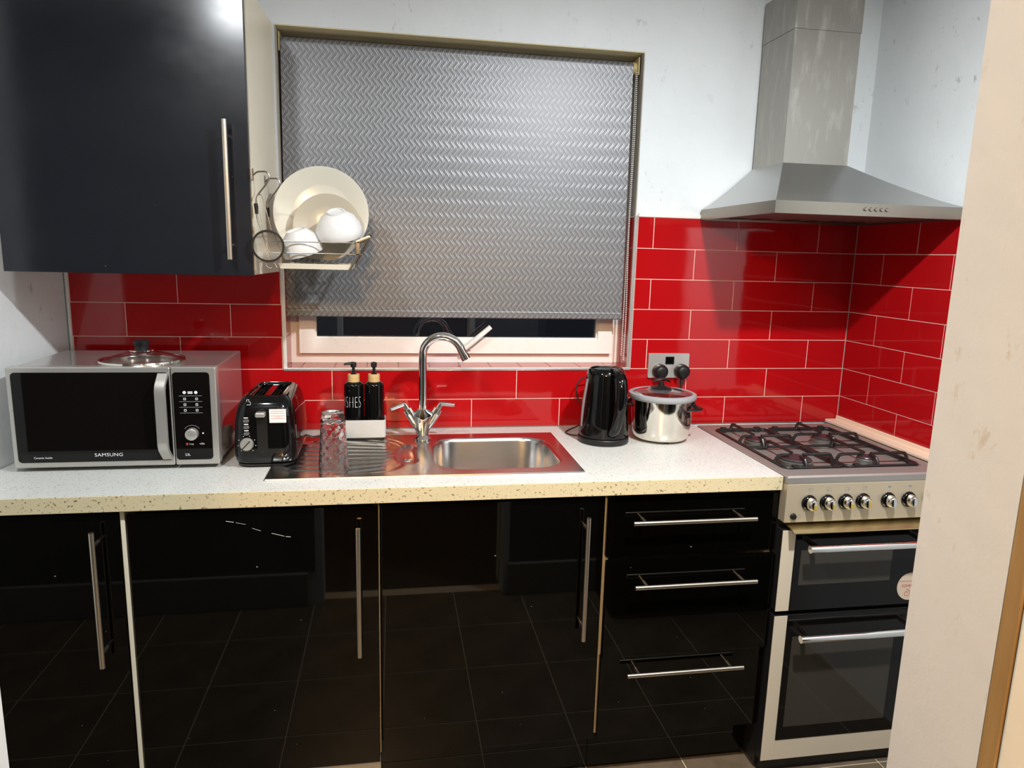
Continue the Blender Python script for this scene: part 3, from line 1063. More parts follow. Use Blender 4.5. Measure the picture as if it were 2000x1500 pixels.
for fx in (MX0 + 0.04, MX1 - 0.04):
    for fy in (MY + 0.05, -0.10):
        part(MB().cyl((fx, fy, 0.9097), (fx, fy, MZ0 + 0.003), 0.013), 'foot', 'black_matt', mw)

# saucepan lid on the microwave
LX, LY, LZ = 0.135, -0.29, MZ1 - 0.0015
ld = thing('saucepan_lid', 'round glass saucepan lid with black knob lying on the microwave', 'pan lid', (LX, LY, LZ))
part(MB().lathe([(0.1005, 0.004), (0.092, 0.009), (0.070, 0.018), (0.045, 0.025), (0.020, 0.029), (0.0, 0.030), (0.0, 0.0265), (0.020, 0.0255), (0.045, 0.0215), (0.070, 0.0145), (0.092, 0.0055), (0.0985, 0.002)], (LX, LY, LZ), 56), 'glass_dome', 'glass', ld)
part(MB().lathe([(0.099, 0.0), (0.104, 0.0), (0.1055, 0.004), (0.104, 0.0085), (0.100, 0.0085), (0.0985, 0.004), (0.099, 0.0)], (LX, LY, LZ + 0.0002), 56), 'steel_rim', 'mirror_steel', ld)
part(MB().lathe([(0.0, 0.030), (0.031, 0.030), (0.031, 0.0325), (0.0, 0.0325)], (LX, LY, LZ), 32), 'knob_plate', 'chrome', ld)
part(MB().lathe([(0.0, 0.0325), (0.017, 0.0325), (0.0165, 0.042), (0.020, 0.050), (0.0195, 0.056), (0.013, 0.059), (0.0, 0.0595)], (LX, LY, LZ), 32), 'knob', 'black_matt', ld)

# ------------------------------------------------------------------ toaster
tx0, tx1, ty0, ty1 = 0.379, 0.541, -0.415, -0.130
TZ = 0.9145
TH = 1.098
to = thing('toaster', 'glossy black two-slot toaster next to the microwave', 'toaster', ((tx0 + tx1) / 2, -0.27, 0.91))
part(MB().loft([rrz(tx0 + 0.010, tx1 - 0.010, ty0 + 0.012, ty1 - 0.012, 0.03, 0.9099), rrz(tx0 + 0.006, tx1 - 0.006, ty0 + 0.008, ty1 - 0.008, 0.034, 0.9165)]), 'base', 'black_matt', to)
L = []
for ins, z, rr_ in ((0.008, 0.917, 0.034), (0.002, 0.925, 0.036), (0.0, 0.945, 0.038), (0.0005, 0.98, 0.038), (0.003, 1.03, 0.038), (0.008, 1.06, 0.036), (0.014, 1.078, 0.034), (0.022, 1.090, 0.030), (0.031, 1.096, 0.022), (0.036, 1.0965, 0.018), (0.038, 1.092, 0.016), (0.038, 1.03, 0.016)):
    dy = ins * 0.9
    L.append(rrz(tx0 + ins, tx1 - ins, ty0 + dy * 1.3, ty1 - dy * 1.3, rr_, z, 7))
part(MB().loft(L), 'housing', 'black_plastic', to, 50)
wx0, wx1, wy0, wy1 = tx0 + 0.038, tx1 - 0.038, ty0 + 0.046, ty1 - 0.046
cxm = (wx0 + wx1) / 2
part(MB().frame([(wx0 + .0005, wy0), (wx1 - .0005, wy0), (wx1 - .0005, wy1), (wx0 + .0005, wy1)], [(wx0 + 0.006, wy0 + 0.008), (wx1 - 0.006, wy0 + 0.008), (wx1 - 0.006, wy1 - 0.008), (wx0 + 0.006, wy1 - 0.008)], 1.086, 1.0905).box(cxm - 0.008, cxm + 0.008, wy0 + 0.008, wy1 - 0.008, 1.086, 1.0905), 'slot_frame', 'chrome', to, 0)
gr = MB()
for sx_ in (wx0 + 0.010, cxm - 0.012, cxm + 0.012, wx1 - 0.010):
    for i in range(9):
        yv = wy0 + 0.016 + i * 0.0195
        gr.cyl((sx_, yv, 1.031), (sx_, yv, 1.085), 0.0011, n=6)
    for zz in (1.045, 1.070):
        gr.cyl((sx_, wy0 + 0.002, zz), (sx_, wy1 - 0.002, zz), 0.0011, n=6)
part(gr, 'slot_grille', 'chrome', to, kind='stuff')
part(MB().rpanel(0.443, 0.470, 0.948, 1.066, ty0 - 0.0003, ty0 + 0.012, 0.012, 5), 'lever_channel', 'black_matt', to)
part(MB().box(0.443, 0.467, ty0 - 0.019, ty0 + 0.004, 1.049, 1.061, 0.003, 3), 'lever', 'mwsilver', to)
fx = ty0 - 0.0005
dl = part(MB().lathe([(0.0, 0.013), (0.0145, 0.013), (0.0165, 0.010), (0.017, 0.0)], (0.417, ty0 + 0.001, 0.974), 30, Matrix.Rotation(PI / 2, 3, 'X').to_4x4()), 'browning_dial', 'mwsilver', to)
part(MB().add([(0.4055, ty0 - 0.0125, 0.9635), (0.4075, ty0 - 0.0125, 0.9620), (0.4285, ty0 - 0.0125, 0.9845), (0.4265, ty0 - 0.0125, 0.9860)], [(0, 1, 2, 3)]), 'dial_mark', 'black_matt', dl, 0)
bt = MB()
for z in (1.036, 1.019, 1.002):
    bt.rpanel(0.4095, 0.4245, z - 0.0042, z + 0.0042, fx - 0.003, fx + 0.004, 0.004, 4, 0.0008)
    part(bt, 'button', 'button_grey', to)
    bt = MB()
tm = MB()
for z in (1.0448, 1.0275, 1.0105):
    bar(tm, 0.4115, 0.4225, fx - 0.0002, z - 0.0012, z + 0.0012)
for a in range(-50, 231, 40):
    disc(tm, 0.417 + 0.0225 * math.cos(math.radians(a)), fx - 0.0002, 0.974 + 0.0225 * math.sin(math.radians(a)), 0.0011, 6)
tm.tube([(0.421, fx, 1.0885), (0.421, fx, 1.0935), (0.4265, fx, 1.0935), (0.4265, fx, 1.087), (0.430, fx, 1.087), (0.430, fx, 1.0795), (0.421, fx, 1.0795)], 0.0006, 5)
part(tm, 'front_marks', 'print_white', to, 0, kind='stuff')
st = part(MB().box(0.476, 0.518, fx - 0.0008, fx + 0.002, 1.031, 1.067), 'warning_sticker', 'paper', to, 0, label='white paper sticker with red print')
rl = MB()
for z, a, b in ((1.0615, 0.480, 0.514), (1.0560, 0.478, 0.516), (1.0490, 0.479, 0.515), (1.0455, 0.492, 0.504), (1.0420, 0.479, 0.515)):
    bar(rl, a, b, fx - 0.0011, z, z + 0.0009)
part(rl, 'sticker_print', 'print_red', st, 0, kind='stuff')
part(MB().tube(smooth_path([(0.540, -0.16, 0.930), (0.556, -0.15, 0.922), (0.580, -0.12, 0.9185), (0.600, -0.085, 0.9175), (0.604, -0.045, 0.915), (0.58, -0.02, 0.9145)]), 0.0030, 8), 'power_cord', 'cable_black', to)

to.location.z += 0.0040
# coiled grey flex between microwave and toaster
mb = MB()
pts = []
for i in range(150):
    a = i * 2 * PI / 30
    pts.append((0.359 + 0.0012 * math.sin(i * 0.7), -0.20 + (0.034 + 0.003 * math.sin(i * 0.37)) * math.cos(a), 0.950 + (0.030 + 0.002 * math.sin(i * 0.23)) * math.sin(a)))
pts = [(p[0] - 0.006 + 0.012 * i / 150, p[1], p[2] + 0.0) for i, p in enumerate(pts)]
mb.tube(pts, 0.0032, 7)
zmin = min(p[2] for p in mb.v)
mb.v = [(p[0], p[1], p[2] - zmin + 0.9097) for p in mb.v]
single(mb, 'coiled_cable', 'cable', 'coil of pale grey cable squeezed between microwave and toaster', 'cable', (0.359, -0.2, 0.9097))

# ------------------------------------------------------------------ tumbler
gx, gy = 0.641, -0.455
gz = drain_h(gx, gy) + 0.0016
gz = ZS + 0.0016
prof_o = [(0.0385, 0.0), (0.0395, 0.004), (0.0375, 0.03), (0.0345, 0.08), (0.0315, 0.125), (0.0300, 0.148), (0.0292, 0.154), (0.0275, 0.1565)]
mb = MB()
n = 64
lp = []
for k in range(44):
    t = k / 43
    z = t * 0.1535
    r = 0.0392 - 0.0095 * t
    row = k / 4.2
    lp.append([((r + (0.0011 * math.cos(9 * 2 * PI * j / n + (PI if int(row) % 2 else 0)) * math.sin(PI * (row % 1)) if 0.06 < t < 0.9 else 0)) * math.cos(2 * PI * j / n),
                (r + (0.0011 * math.cos(9 * 2 * PI * j / n + (PI if int(row) % 2 else 0)) * math.sin(PI * (row % 1)) if 0.06 < t < 0.9 else 0)) * math.sin(2 * PI * j / n), z) for j in range(n)])
for r, z in ((0.0280, 0.1560), (0.018, 0.1545), (0.0005, 0.154)):
    lp.append([(r * math.cos(2 * PI * j / n), r * math.sin(2 * PI * j / n), z) for j in range(n)])
for r, z in ((0.0005, 0.138), (0.018, 0.138), (0.0262, 0.134), (0.0285, 0.12), (0.0320, 0.06), (0.0352, 0.01), (0.0364, 0.0)):
    lp.append([(r * math.cos(2 * PI * j / n), r * math.sin(2 * PI * j / n), z) for j in range(n)])
lp.append(lp[0])
mb.loft([[Vector(p) + Vector((gx, gy, gz)) for p in q] for q in lp], False, False)
single(mb, 'glass_tumbler', 'tumbler', 'clear dimpled glass tumbler standing upside down on the drainer', 'glass', (gx, gy, gz), smooth=60)

# ------------------------------------------------------------------ soap caddy and bottles
cx0, cx1, cy0, cy1 = 0.640, 0.774, -0.150, -0.076
ca_ = thing('soap_caddy', 'pale grey rectangular caddy holding the soap bottles', 'caddy', (0.707, -0.113, ZS))
lp = [rrz(cx0 + .002, cx1 - .002, cy0 + .002, cy1 - .002, 0.008, ZS + 0.006), rrz(cx0, cx1, cy0, cy1, 0.009, ZS + 0.009), rrz(cx0, cx1, cy0, cy1, 0.009, ZS + 0.060), rrz(cx0 + .0008, cx1 - .0008, cy0 + .0008, cy1 - .0008, 0.0085, ZS + 0.061),
      rrz(cx0 + .004, cx1 - .004, cy0 + .004, cy1 - .004, 0.006, ZS + 0.061), rrz(cx0 + .0045, cx1 - .0045, cy0 + .0045, cy1 - .0045, 0.006, ZS + 0.010)]
part(MB().loft(lp), 'tray', 'concrete', ca_)
part(MB().loft([rrz(cx0 + .006, cx1 - .006, cy0 + .006, cy1 - .006, 0.008, ZS + 0.0004), rrz(cx0 + .006, cx1 - .006, cy0 + .006, cy1 - .006, 0.008, ZS + 0.0059)]), 'foot', 'black_matt', ca_)


def soap(bx, by, label, nose, word=None):
    zb = ZS + 0.0102
    t = thing('soap_dispenser', label, 'soap bottle', (bx, by, zb), 'black soap bottles in the caddy')
    R_ = 0.0298
    part(MB().lathe([(0.0, 0.0), (R_ - 0.003, 0.0), (R_, 0.003), (R_, 0.155), (R_ - 0.002, 0.161), (R_ - 0.008, 0.165), (0.017, 0.166), (0.0, 0.166)], (bx, by, zb), 44), 'bottle', 'black_plastic', t)
    part(MB().lathe([(0.0, 0.0), (0.0178, 0.0), (0.0178, 0.022), (0.0168, 0.023), (0.0, 0.023)], (bx, by, zb + 0.1662), 32), 'collar', 'bamboo', t)
    p = MB().lathe([(0.0, 0.0), (0.009, 0.0), (0.009, 0.004), (0.0046, 0.005), (0.0046, 0.020), (0.0085, 0.022), (0.0095, 0.032), (0.0085, 0.036), (0.0, 0.037)], (bx, by, zb + 0.1893), 24)
    nv = Vector((math.cos(nose), math.sin(nose), 0))
    b0 = Vector((bx, by, zb + 0.1893 + 0.033))
    p.tube([b0, b0 + nv * 0.014, b0 + nv * 0.026 + Vector((0, 0, -0.001)), b0 + nv * 0.029 + Vector((0, 0, -0.004))], [0.0052, 0.0042, 0.0034, 0.003], 10)
    part(p, 'pump', 'black_matt', t)
    if word:
        vs, fs = text_geo(word, 0.052, 1.12, -0.0017)
        m = MB()
        out = []
        for q in vs:
            a = word_mid + q.x * 0.42 / (R_ + 0.0003)
            out.append((bx + (R_ + 0.0003) * math.sin(a), by - (R_ + 0.0003) * math.cos(a), zb + 0.104 + q.y))
        m.add(out, fs)
        part(m, 'lettering', 'print_white', t, 0)
    return t


word_mid = -0.42
soap(0.677, -0.113, 'black soap bottle lettered in white, nearest the glass tumbler', math.radians(-160), 'DISHES')
soap(0.7385, -0.113, 'plain black soap bottle in the caddy, nearest the tap', math.radians(-100))

# ------------------------------------------------------------------ kettle
KX, KY = 1.455, -0.198
ke = thing('electric_kettle', 'glossy black electric kettle between sink and steel pot', 'kettle', (KX, KY, 0.91))
part(MB().lathe([(0.0, 0.0), (0.079, 0.0), (0.0805, 0.003), (0.0805, 0.016), (0.078, 0.019), (0.0, 0.019)], (KX, KY, 0.9099), 48), 'power_base', 'black_matt', ke)
lp = []
n = 56
for r, z in ((0.074, 0.9295), (0.0775, 0.932), (0.0785, 0.945), (0.0765, 0.975), (0.0735, 1.015), (0.0695, 1.055), (0.0645, 1.095), (0.0600, 1.125), (0.0570, 1.138), (0.0520, 1.142)):
    lp.append([(KX + r * math.cos(2 * PI * j / n), KY + r * math.sin(2 * PI * j / n) + max(0, math.sin(2 * PI * j / n)) ** 6 * max(0, z - 1.06) * 0.35, z) for j in range(n)])
part(MB().loft(lp), 'body', 'black_plastic', ke, 45)
part(MB().lathe([(0.0510, 0.0), (0.0505, 0.003), (0.040, 0.0065), (0.020, 0.009), (0.0, 0.0095)], (KX, KY, 1.1422), 44), 'lid', 'black_plastic', ke)
hp = smooth_path([(1.468, -0.225, 1.136), (1.470, -0.262, 1.139), (1.472, -0.296, 1.128), (1.472, -0.312, 1.095), (1.470, -0.312, 1.045), (1.466, -0.304, 1.000), (1.462, -0.290, 0.966), (1.459, -0.272, 0.948)], 5)
part(MB().tube(hp, [0.017] * len(hp), 16, flat=0.75, up=(1, 0, 0)), 'handle', 'black_plastic', ke)
part(MB().tube(smooth_path([(KX - 0.0745, KY - 0.012, 0.962), (KX - 0.0742, KY - 0.012, 1.0), (KX - 0.0715, KY - 0.012, 1.04), (KX - 0.0665, KY - 0.012, 1.08), (KX - 0.0620, KY - 0.012, 1.112)], 4), 0.0046, 10), 'water_gauge', 'gauge', ke)
em = MB().lathe([(0.0, 0.001), (0.010, 0.0008), (0.0105, 0.0)], (0, 0, 0), 24, sy=0.55)
em.xform(Matrix.Translation((1.459, -0.2775, 0.9445)) @ Matrix.Rotation(PI / 2, 4, 'X'))
part(em, 'emblem', 'mwsilver', ke)
part(MB().tube(smooth_path([(1.392, -0.148, 0.9145), (1.366, -0.13, 0.9135), (1.357, -0.10, 0.9135), (1.375, -0.07, 0.9140), (1.42, -0.06, 0.935), (1.425, -0.055, 0.985), (1.406, -0.050, 1.020), (1.402, -0.045, 1.055), (1.424, -0.040, 1.085), (1.47, -0.035, 1.080), (1.53, -0.030, 1.05), (1.62, -0.030, 1.00), (1.69, -0.034, 1.03), (1.7020, -0.036, 1.066)], 6), 0.0024, 8), 'power_cord', 'cable_black', ke)

# ------------------------------------------------------------------ steel pot with glass lid
PX, PY = 1.650, -0.185
po = thing('cooking_pot', 'polished steel cooking pot with glass lid beside the kettle', 'pot', (PX, PY, 0.91))
for i in range(3):
    a = 2 * PI * i / 3 - PI / 2
    part(MB().cyl((PX + 0.055 * math.cos(a), PY + 0.055 * math.sin(a), 0.9097), (PX + 0.055 * math.cos(a), PY + 0.055 * math.sin(a), 0.9165), 0.009, 0.011), 'foot', 'black_matt', po)
part(MB().lathe([(0.0, 0.0), (0.072, 0.0), (0.084, 0.003), (0.090, 0.011), (0.0935, 0.030), (0.0965, 0.075), (0.0985, 0.128), (0.0955, 0.128), (0.0935, 0.075), (0.088, 0.016), (0.080, 0.008), (0.0, 0.006)], (PX, PY, 0.916), 64), 'body', 'mirror_steel', po)
part(MB().lathe([(0.0960, 0.0), (0.1035, 0.0), (0.1075, 0.004), (0.1085, 0.010), (0.1065, 0.017), (0.1000, 0.020), (0.0950, 0.019), (0.0935, 0.014), (0.0960, 0.0)], (PX, PY, 1.0445), 64), 'lid_rim', 'rim_grey', po)
part(MB().lathe([(0.0958, 0.016), (0.080, 0.022), (0.055, 0.027), (0.030, 0.030), (0.0, 0.031), (0.0, 0.0275), (0.030, 0.0265), (0.055, 0.0235), (0.080, 0.0185), (0.0945, 0.013)], (PX, PY, 1.0445), 56), 'lid_glass', 'glass', po)
kn = MB().lathe([(0.0, 0.0), (0.034, 0.0), (0.034, 0.003), (0.022, 0.008), (0.010, 0.010), (0.009, 0.022), (0.0, 0.022)], (PX - 0.006, PY, 1.0755), 32)
kn.tube([(PX - 0.033, PY, 1.0985), (PX - 0.024, PY, 1.1035), (PX - 0.006, PY, 1.1065), (PX + 0.012, PY, 1.1035), (PX + 0.024, PY, 1.097)], [0.006, 0.009, 0.0105, 0.009, 0.005], 12, flat=0.5, up=(0, 1, 0))
part(kn, 'lid_knob', 'black_matt', po)
for a0 in (-0.55, PI - 0.4):
    hh = MB()
    c = Vector((PX + 0.0985 * math.cos(a0), PY + 0.0985 * math.sin(a0), 1.020))
    o_ = Vector((math.cos(a0), math.sin(a0), 0))
    t_ = Vector((-math.sin(a0), math.cos(a0), 0))
    hh.tube([c - t_ * 0.040 - o_ * 0.006, c - t_ * 0.026 + o_ * 0.012, c + o_ * 0.022, c + t_ * 0.026 + o_ * 0.012, c + t_ * 0.040 - o_ * 0.006], [0.005, 0.009, 0.010, 0.009, 0.005], 12, flat=0.5, up=o_)
    hh.tube([c - t_ * 0.016 - o_ * 0.006 + Vector((0, 0, 0.018)), c + o_ * 0.010, c + t_ * 0.016 - o_ * 0.006 + Vector((0, 0, 0.018))], [0.007, 0.006, 0.007], 10)
    part(hh, 'handle', 'black_matt', po)

# ------------------------------------------------------------------ socket and plugs
so = thing('wall_socket', 'brushed steel double wall socket on the red tiles', 'socket', (1.738, 0, 1.121))
part(MB().rpanel(1.664, 1.812, 1.078, 1.164, -0.010, -0.0005, 0.004, 3, 0.0015), 'face_plate', 'silver_trim', so)
part(MB().box(1.724, 1.755, -0.0135, -0.010, 1.127, 1.153, 0.001), 'switch', 'black_plastic', so)


def plug(px, pz, label, tail):
    t = thing('power_plug', label, 'plug', (px, -0.03, pz), 'plugs in the double socket')
    lp = []
    for y, k in ((-0.0107, 1.0), (-0.020, 1.0), (-0.034, 0.93), (-0.042, 0.80), (-0.046, 0.55)):
        lp.append([(px + k * 0.0255 * math.cos(2 * PI * j / 32), y, pz + k * 0.0245 * math.sin(2 * PI * j / 32) * (1.0 if math.sin(2 * PI * j / 32) > 0 else 1.08)) for j in range(32)])
    part(MB().loft(lp), 'body', 'black_matt', t)
    if tail:
        part(MB().tube(smooth_path([(px, -0.026, pz - 0.018), (px - 0.001, -0.026, pz - 0.036), (px - 0.004, -0.024, pz - 0.075), (px - 0.02, -0.02, pz - 0.14), (px - 0.03, -0.02, 0.935)], 5), [0.0075] * 3 + [0.0060] * 4 + [0.0035] * 14, 10), 'cord', 'cable_black', t)
    return t


plug(1.7035, 1.104, 'round black plug at left in the steel socket', False)
plug(1.7825, 1.104, 'round black plug at right in the socket with hanging cord', True)

# ------------------------------------------------------------------ cooker
CX0, CX1, CF = 1.848, 2.352, -0.617
ck = thing('gas_cooker', 'silver gas cooker with double oven beside the drawers', 'cooker', (2.1, -0.32, 0))
part(MB().box(CX0 + 0.001, CX1 - 0.001, -0.585, -0.035, 0.012, 0.890), 'body', 'carcass_dark', ck, 0)
part(MB().box(CX0 + 0.010, CX1 - 0.010, -0.597, -0.56, 0.0, 0.040), 'plinth', 'carcass_dark', ck, 0)
# hob top
RX0, RX1, RY0, RY1 = 1.874, 2.316, -0.556, -0.090
ot = [(CX0, CF), (CX1, CF), (CX1, -0.030), (CX0, -0.030)]
lp = [[(a, b, 0.8925) for a, b in ot], [(a, b, 0.909) for a, b in ot]]
ins_ = [(CX0 + 0.004, CF + 0.005), (CX1 - 0.004, CF + 0.005), (CX1 - 0.004, -0.034), (CX0 + 0.004, -0.034)]
lp.append([(a, b, 0.9135) for a, b in ins_])
mb = MB()
ref4 = [(RX0, RY0), (RX1, RY0), (RX1, RY1), (RX0, RY1)]


def rl4(d_, z_, r_):
    return rrz(RX0 + d_, RX1 - d_, RY0 + d_, RY1 - d_, r_, z_, 6)


def match(lp4, rnd):
    """square loop resampled to the corner grouping of a rounded loop (7 points for each corner)"""
    order = [2, 3, 0, 1]
    return [lp4[order[i // 7]] for i in range(len(rnd))]


rn = rl4(0, 0.9135, 0.025)
L = [match(lp[0], rn), match(lp[1], rn), match(lp[2], rn), rn, rl4(0.006, 0.904, 0.022), rl4(0.02, 0.9025, 0.012)]
bm = bmesh.new()
tmp = MB().loft(L)
me = tmp.mesh('t', 0)
bm.from_mesh(me)
bmesh.ops.remove_doubles(bm, verts=bm.verts[:], dist=1e-5)
hob = part(MB().bm(bm), 'hob_top', 'hobsteel', ck, 30)
bpy.data.meshes.remove(me)
for (bx, by, br) in ((1.948, -0.487, 0.048), (1.940, -0.272, 0.036), (2.184, -0.262, 0.040), (2.172, -0.492, 0.028)):
    b_ = part(MB().lathe([(0.0, 0.0), (br * 1.12, 0.0), (br * 1.12, 0.004), (br, 0.006), (br, 0.017), (br * 0.92, 0.019), (0.0, 0.019)], (bx, by, 0.9026), 36), 'burner', 'burner', ck)
    part(MB().lathe([(0.0, 0.0), (br * 0.9, 0.0), (br * 0.92, 0.003), (br * 0.84, 0.0062), (br * 0.55, 0.0048), (0.0, 0.0045)], (bx, by, 0.9218), 36), 'burner_cap', 'burnercap', b_)
XC = 2.070
for gx0, gx1, bl_ in ((RX0 + 0.009, XC - 0.004, ((1.948, -0.487, 0.048), (1.940, -0.272, 0.036))), (XC + 0.004, RX1 - 0.009, ((2.184, -0.262, 0.040), (2.172, -0.492, 0.028)))):
    g = MB()
    zf = 0.9125
    ya, yb = RY0 + 0.012, RY1 - 0.010
    g.tube([(p[0], p[1], zf) for p in rrz(gx0, gx1, ya, yb, 0.018, zf, 4)], 0.0055, 8, closed=True)
    ym = (ya + yb) / 2
    g.tube([(gx0, ym, zf), (gx1, ym, zf)], 0.0045, 8)
    top = 0.9355
    for bx, by, br in bl_:
        for side in (-1, 1):
            xf = gx0 if side < 0 else gx1
            g.tube([(xf, by, zf), (xf - side * 0.003, by, top - 0.012), (xf - side * 0.010, by, top - 0.002), (xf - side * 0.02, by, top), (bx + side * (br * 0.45), by, top)], [0.0052, 0.0052, 0.0052, 0.0050, 0.0042], 8)
        yfar = ya if by < ym else yb
        for yy_ in (yfar, ym):
            s_ = 1 if yy_ > by else -1
            g.tube([(bx, yy_, zf), (bx, yy_ - s_ * 0.003, top - 0.012), (bx, yy_ - s_ * 0.010, top - 0.002), (bx, yy_ - s_ * 0.02, top), (bx, by + s_ * br * 0.45, top)], [0.0052, 0.0052, 0.0052, 0.0050, 0.0042], 8)
    for fx_ in (gx0 + 0.03, gx1 - 0.03):
        for fy_ in (ya, yb):
            g.box(fx_ - 0.010, fx_ + 0.010, fy_ - 0.007, fy_ + 0.007, 0.9032, 0.922, 0.003)
    part(g, 'pan_support', 'iron', ck)
# control panel
cpn = part(MB().box(CX0, CX1, CF - 0.002, -0.586, 0.782, 0.8915, 0.002), 'control_panel', 'cooksteel', ck)
FYc = CF - 0.002
for i, kx_ in enumerate((1.917, 1.971, 2.027, 2.080, 2.158, 2.222, 2.290)):
    kz_ = 0.838
    rim = part(MB().lathe([(0.0, 0.008), (0.0185, 0.008), (0.0215, 0.005), (0.0225, 0.0)], (kx_, FYc + 0.0005, kz_), 28, Matrix.Rotation(PI / 2, 3, 'X').to_4x4()), 'knob', 'black_plastic', cpn)
    k = MB()
    lpk = []
    for y_, hw, hh_ in ((FYc - 0.007, 0.0135, 0.0175), (FYc - 0.020, 0.0125, 0.0165), (FYc - 0.027, 0.0090, 0.0150), (FYc - 0.029, 0.0060, 0.0130)):
        lpk.append([(kx_ + hw * math.cos(2 * PI * j / 24), y_, kz_ + hh_ * math.sin(2 * PI * j / 24)) for j in range(24)])
    part(k.loft(lpk), 'grip', 'chrome', rim)
    if i < 4:
        w_ = MB().box(kx_ - 0.003 + 0.002 * (i % 2), kx_ + 0.0075, FYc - 0.0305, FYc - 0.026, kz_ - 0.013, kz_ + 0.004 + 0.006 * (i == 3), 0.002)
        part(w_, 'worn_patch', 'yellow_wear', rim, label='yellow worn patch')
ms = MB()
yy = FYc - 0.0003
for i, kx_ in enumerate((1.917, 1.971, 2.027, 2.080)):
    z = 0.8745
    xq = kx_ + 0.002
    ms.frame([(xq - 0.006, z - 0.005), (xq + 0.006, z - 0.005), (xq + 0.006, z + 0.005), (xq - 0.006, z + 0.005)], [(xq - 0.0054, z - 0.0044), (xq + 0.0054, z - 0.0044), (xq + 0.0054, z + 0.0044), (xq - 0.0054, z + 0.0044)], yy, yy + 0.0002, 'y')
    disc(ms, xq + (-0.003 if i in (0, 1) else 0.003), yy, z + (0.002 if i in (0, 3) else -0.002), 0.0017, 8)
for kx_ in (2.158, 2.222):
    bar(ms, kx_ - 0.0045, kx_ + 0.0045, yy, 0.874, 0.8785)
for kx_ in (1.917, 1.971, 2.027, 2.080, 2.158, 2.222):
    disc(ms, kx_, yy, 0.8655, 0.0009, 6)
ms.frame([(1.887, 0.797), (1.896, 0.797), (1.896, 0.805), (1.887, 0.805)], [(1.8875, 0.7975), (1.8955, 0.7975), (1.8955, 0.8045), (1.8875, 0.8045)], yy, yy + 0.0002, 'y')
part(ms, 'panel_symbols', 'print_grey', cpn, 0, kind='stuff')
part(MB().lathe([(0.0, 0.007), (0.0075, 0.0065), (0.0095, 0.0)], (1.8735, FYc + 0.0004, 0.800), 22, Matrix.Rotation(PI / 2, 3, 'X').to_4x4()), 'ignition_button', 'black_matt', cpn)
part(MB().loft([[(x_, -0.590, 0.7755), (x_, -0.640, 0.7700), (x_, -0.651, 0.7640), (x_, -0.651, 0.7615), (x_, -0.638, 0.7670), (x_, -0.590, 0.7715)] for x_ in (CX0 + 0.014, CX1 - 0.014)]), 'heat_deflector', 'deflector', ck, 20)
# oven doors
for (z0, z1, gz0, wz0, wz1, hz, wx1) in ((0.5195, 0.7600, 0.5195, 0.597, 0.700, 0.722, 2.193), (0.0475, 0.5050, 0.112, 0.155, 0.440, 0.457, 2.232)):
    dname = part(MB().box(CX0 + 0.0005, CX1 - 0.0005, CF, -0.5860, z0, z1, 0.0015), 'oven_door', 'carcass_dark', ck)
    part(MB().box(CX0 + 0.0006, CX0 + 0.0405, CF - 0.0022, CF - 0.0001, z0 + 0.0006, z1 - 0.0006, 0.0006), 'door_stile', 'cookpaint', dname)
    part(MB().box(CX1 - 0.0405, CX1 - 0.0006, CF - 0.0022, CF - 0.0001, z0 + 0.0006, z1 - 0.0006, 0.0006), 'door_stile', 'cookpaint', dname)
    if gz0 > z0:
        part(MB().box(CX0 + 0.0406, CX1 - 0.0406, CF - 0.0022, CF - 0.0001, z0 + 0.0006, gz0, 0.0006), 'door_rail', 'cookpaint', dname)
    gl_ = part(MB().box(CX0 + 0.041, CX1 - 0.041, CF - 0.0035, CF - 0.0002, gz0 + 0.0004, z1 - 0.0008, 0.001), 'door_glass', 'black_glass', dname)
    part(MB().box(1.908, wx1, CF - 0.0042, CF - 0.0036, wz0, wz1), 'viewing_window', 'dark_glass', dname, 0)
    h = MB().cyl((1.905, -0.665, hz), (2.300, -0.665, hz), 0.0105, n=24)
    for hx in (1.935, 2.27):
        h.cyl((hx, -0.660, hz), (hx, CF - 0.003, hz), 0.0075, n=14)
    part(h, 'handle', 'chrome', dname)
    if z1 > 0.7:
        sx_, sz_ = 2.2635, 0.574
        k = MB()
        n = 36
        k.loft([[(sx_ + 0.042 * math.cos(2 * PI * j / n), y_, sz_ + 0.042 * math.sin(2 * PI * j / n)) for j in range(n)] for y_ in (CF - 0.0036, CF - 0.0046)])
        sti = part(k, 'round_sticker', 'sticker', dname, 0, label='peach round sticker')
        k = MB()
        text_front(k, '02048', 0.013, sx_ - 0.012, CF - 0.0049, sz_ + 0.002)
        bar(k, sx_ - 0.038, sx_ + 0.038, CF - 0.0049, sz_ + 0.016, sz_ + 0.0172)
        sp_ = [(sx_ - 0.010 + (0.003 + 0.0011 * a) * math.cos(a), CF - 0.0049, sz_ - 0.020 + (0.003 + 0.0011 * a) * math.sin(a)) for a in [i * 0.35 for i in range(24)]]
        k.tube(sp_, 0.0006, 5)
        part(k, 'sticker_print', 'print_red', sti, 0, kind='stuff')

# ------------------------------------------------------------------ extractor hood
HX0, HX1, HF, HZ0, HZ1 = 1.8185, 2.4055, -0.478, 1.6335, 1.6500
HZ0 = 1.6150
HZ1 = 1.6490
ho = thing('extractor_hood', 'stainless steel chimney extractor hood above the cooker', 'extractor hood', (2.112, -0.2, HZ0))
mb = MB()
mb.frame([(HX0, HF), (HX1, HF), (HX1, -0.004), (HX0, -0.004)], [(HX0 + 0.003, HF + 0.003), (HX1 - 0.003, HF + 0.003), (HX1 - 0.003, -0.007), (HX0 + 0.003, -0.007)], HZ0, HZ1)
part(mb, 'rim', 'rimsteel', ho, 0)
QX0, QX1, QF, QZ = 1.990, 2.210, -0.195, 1.787


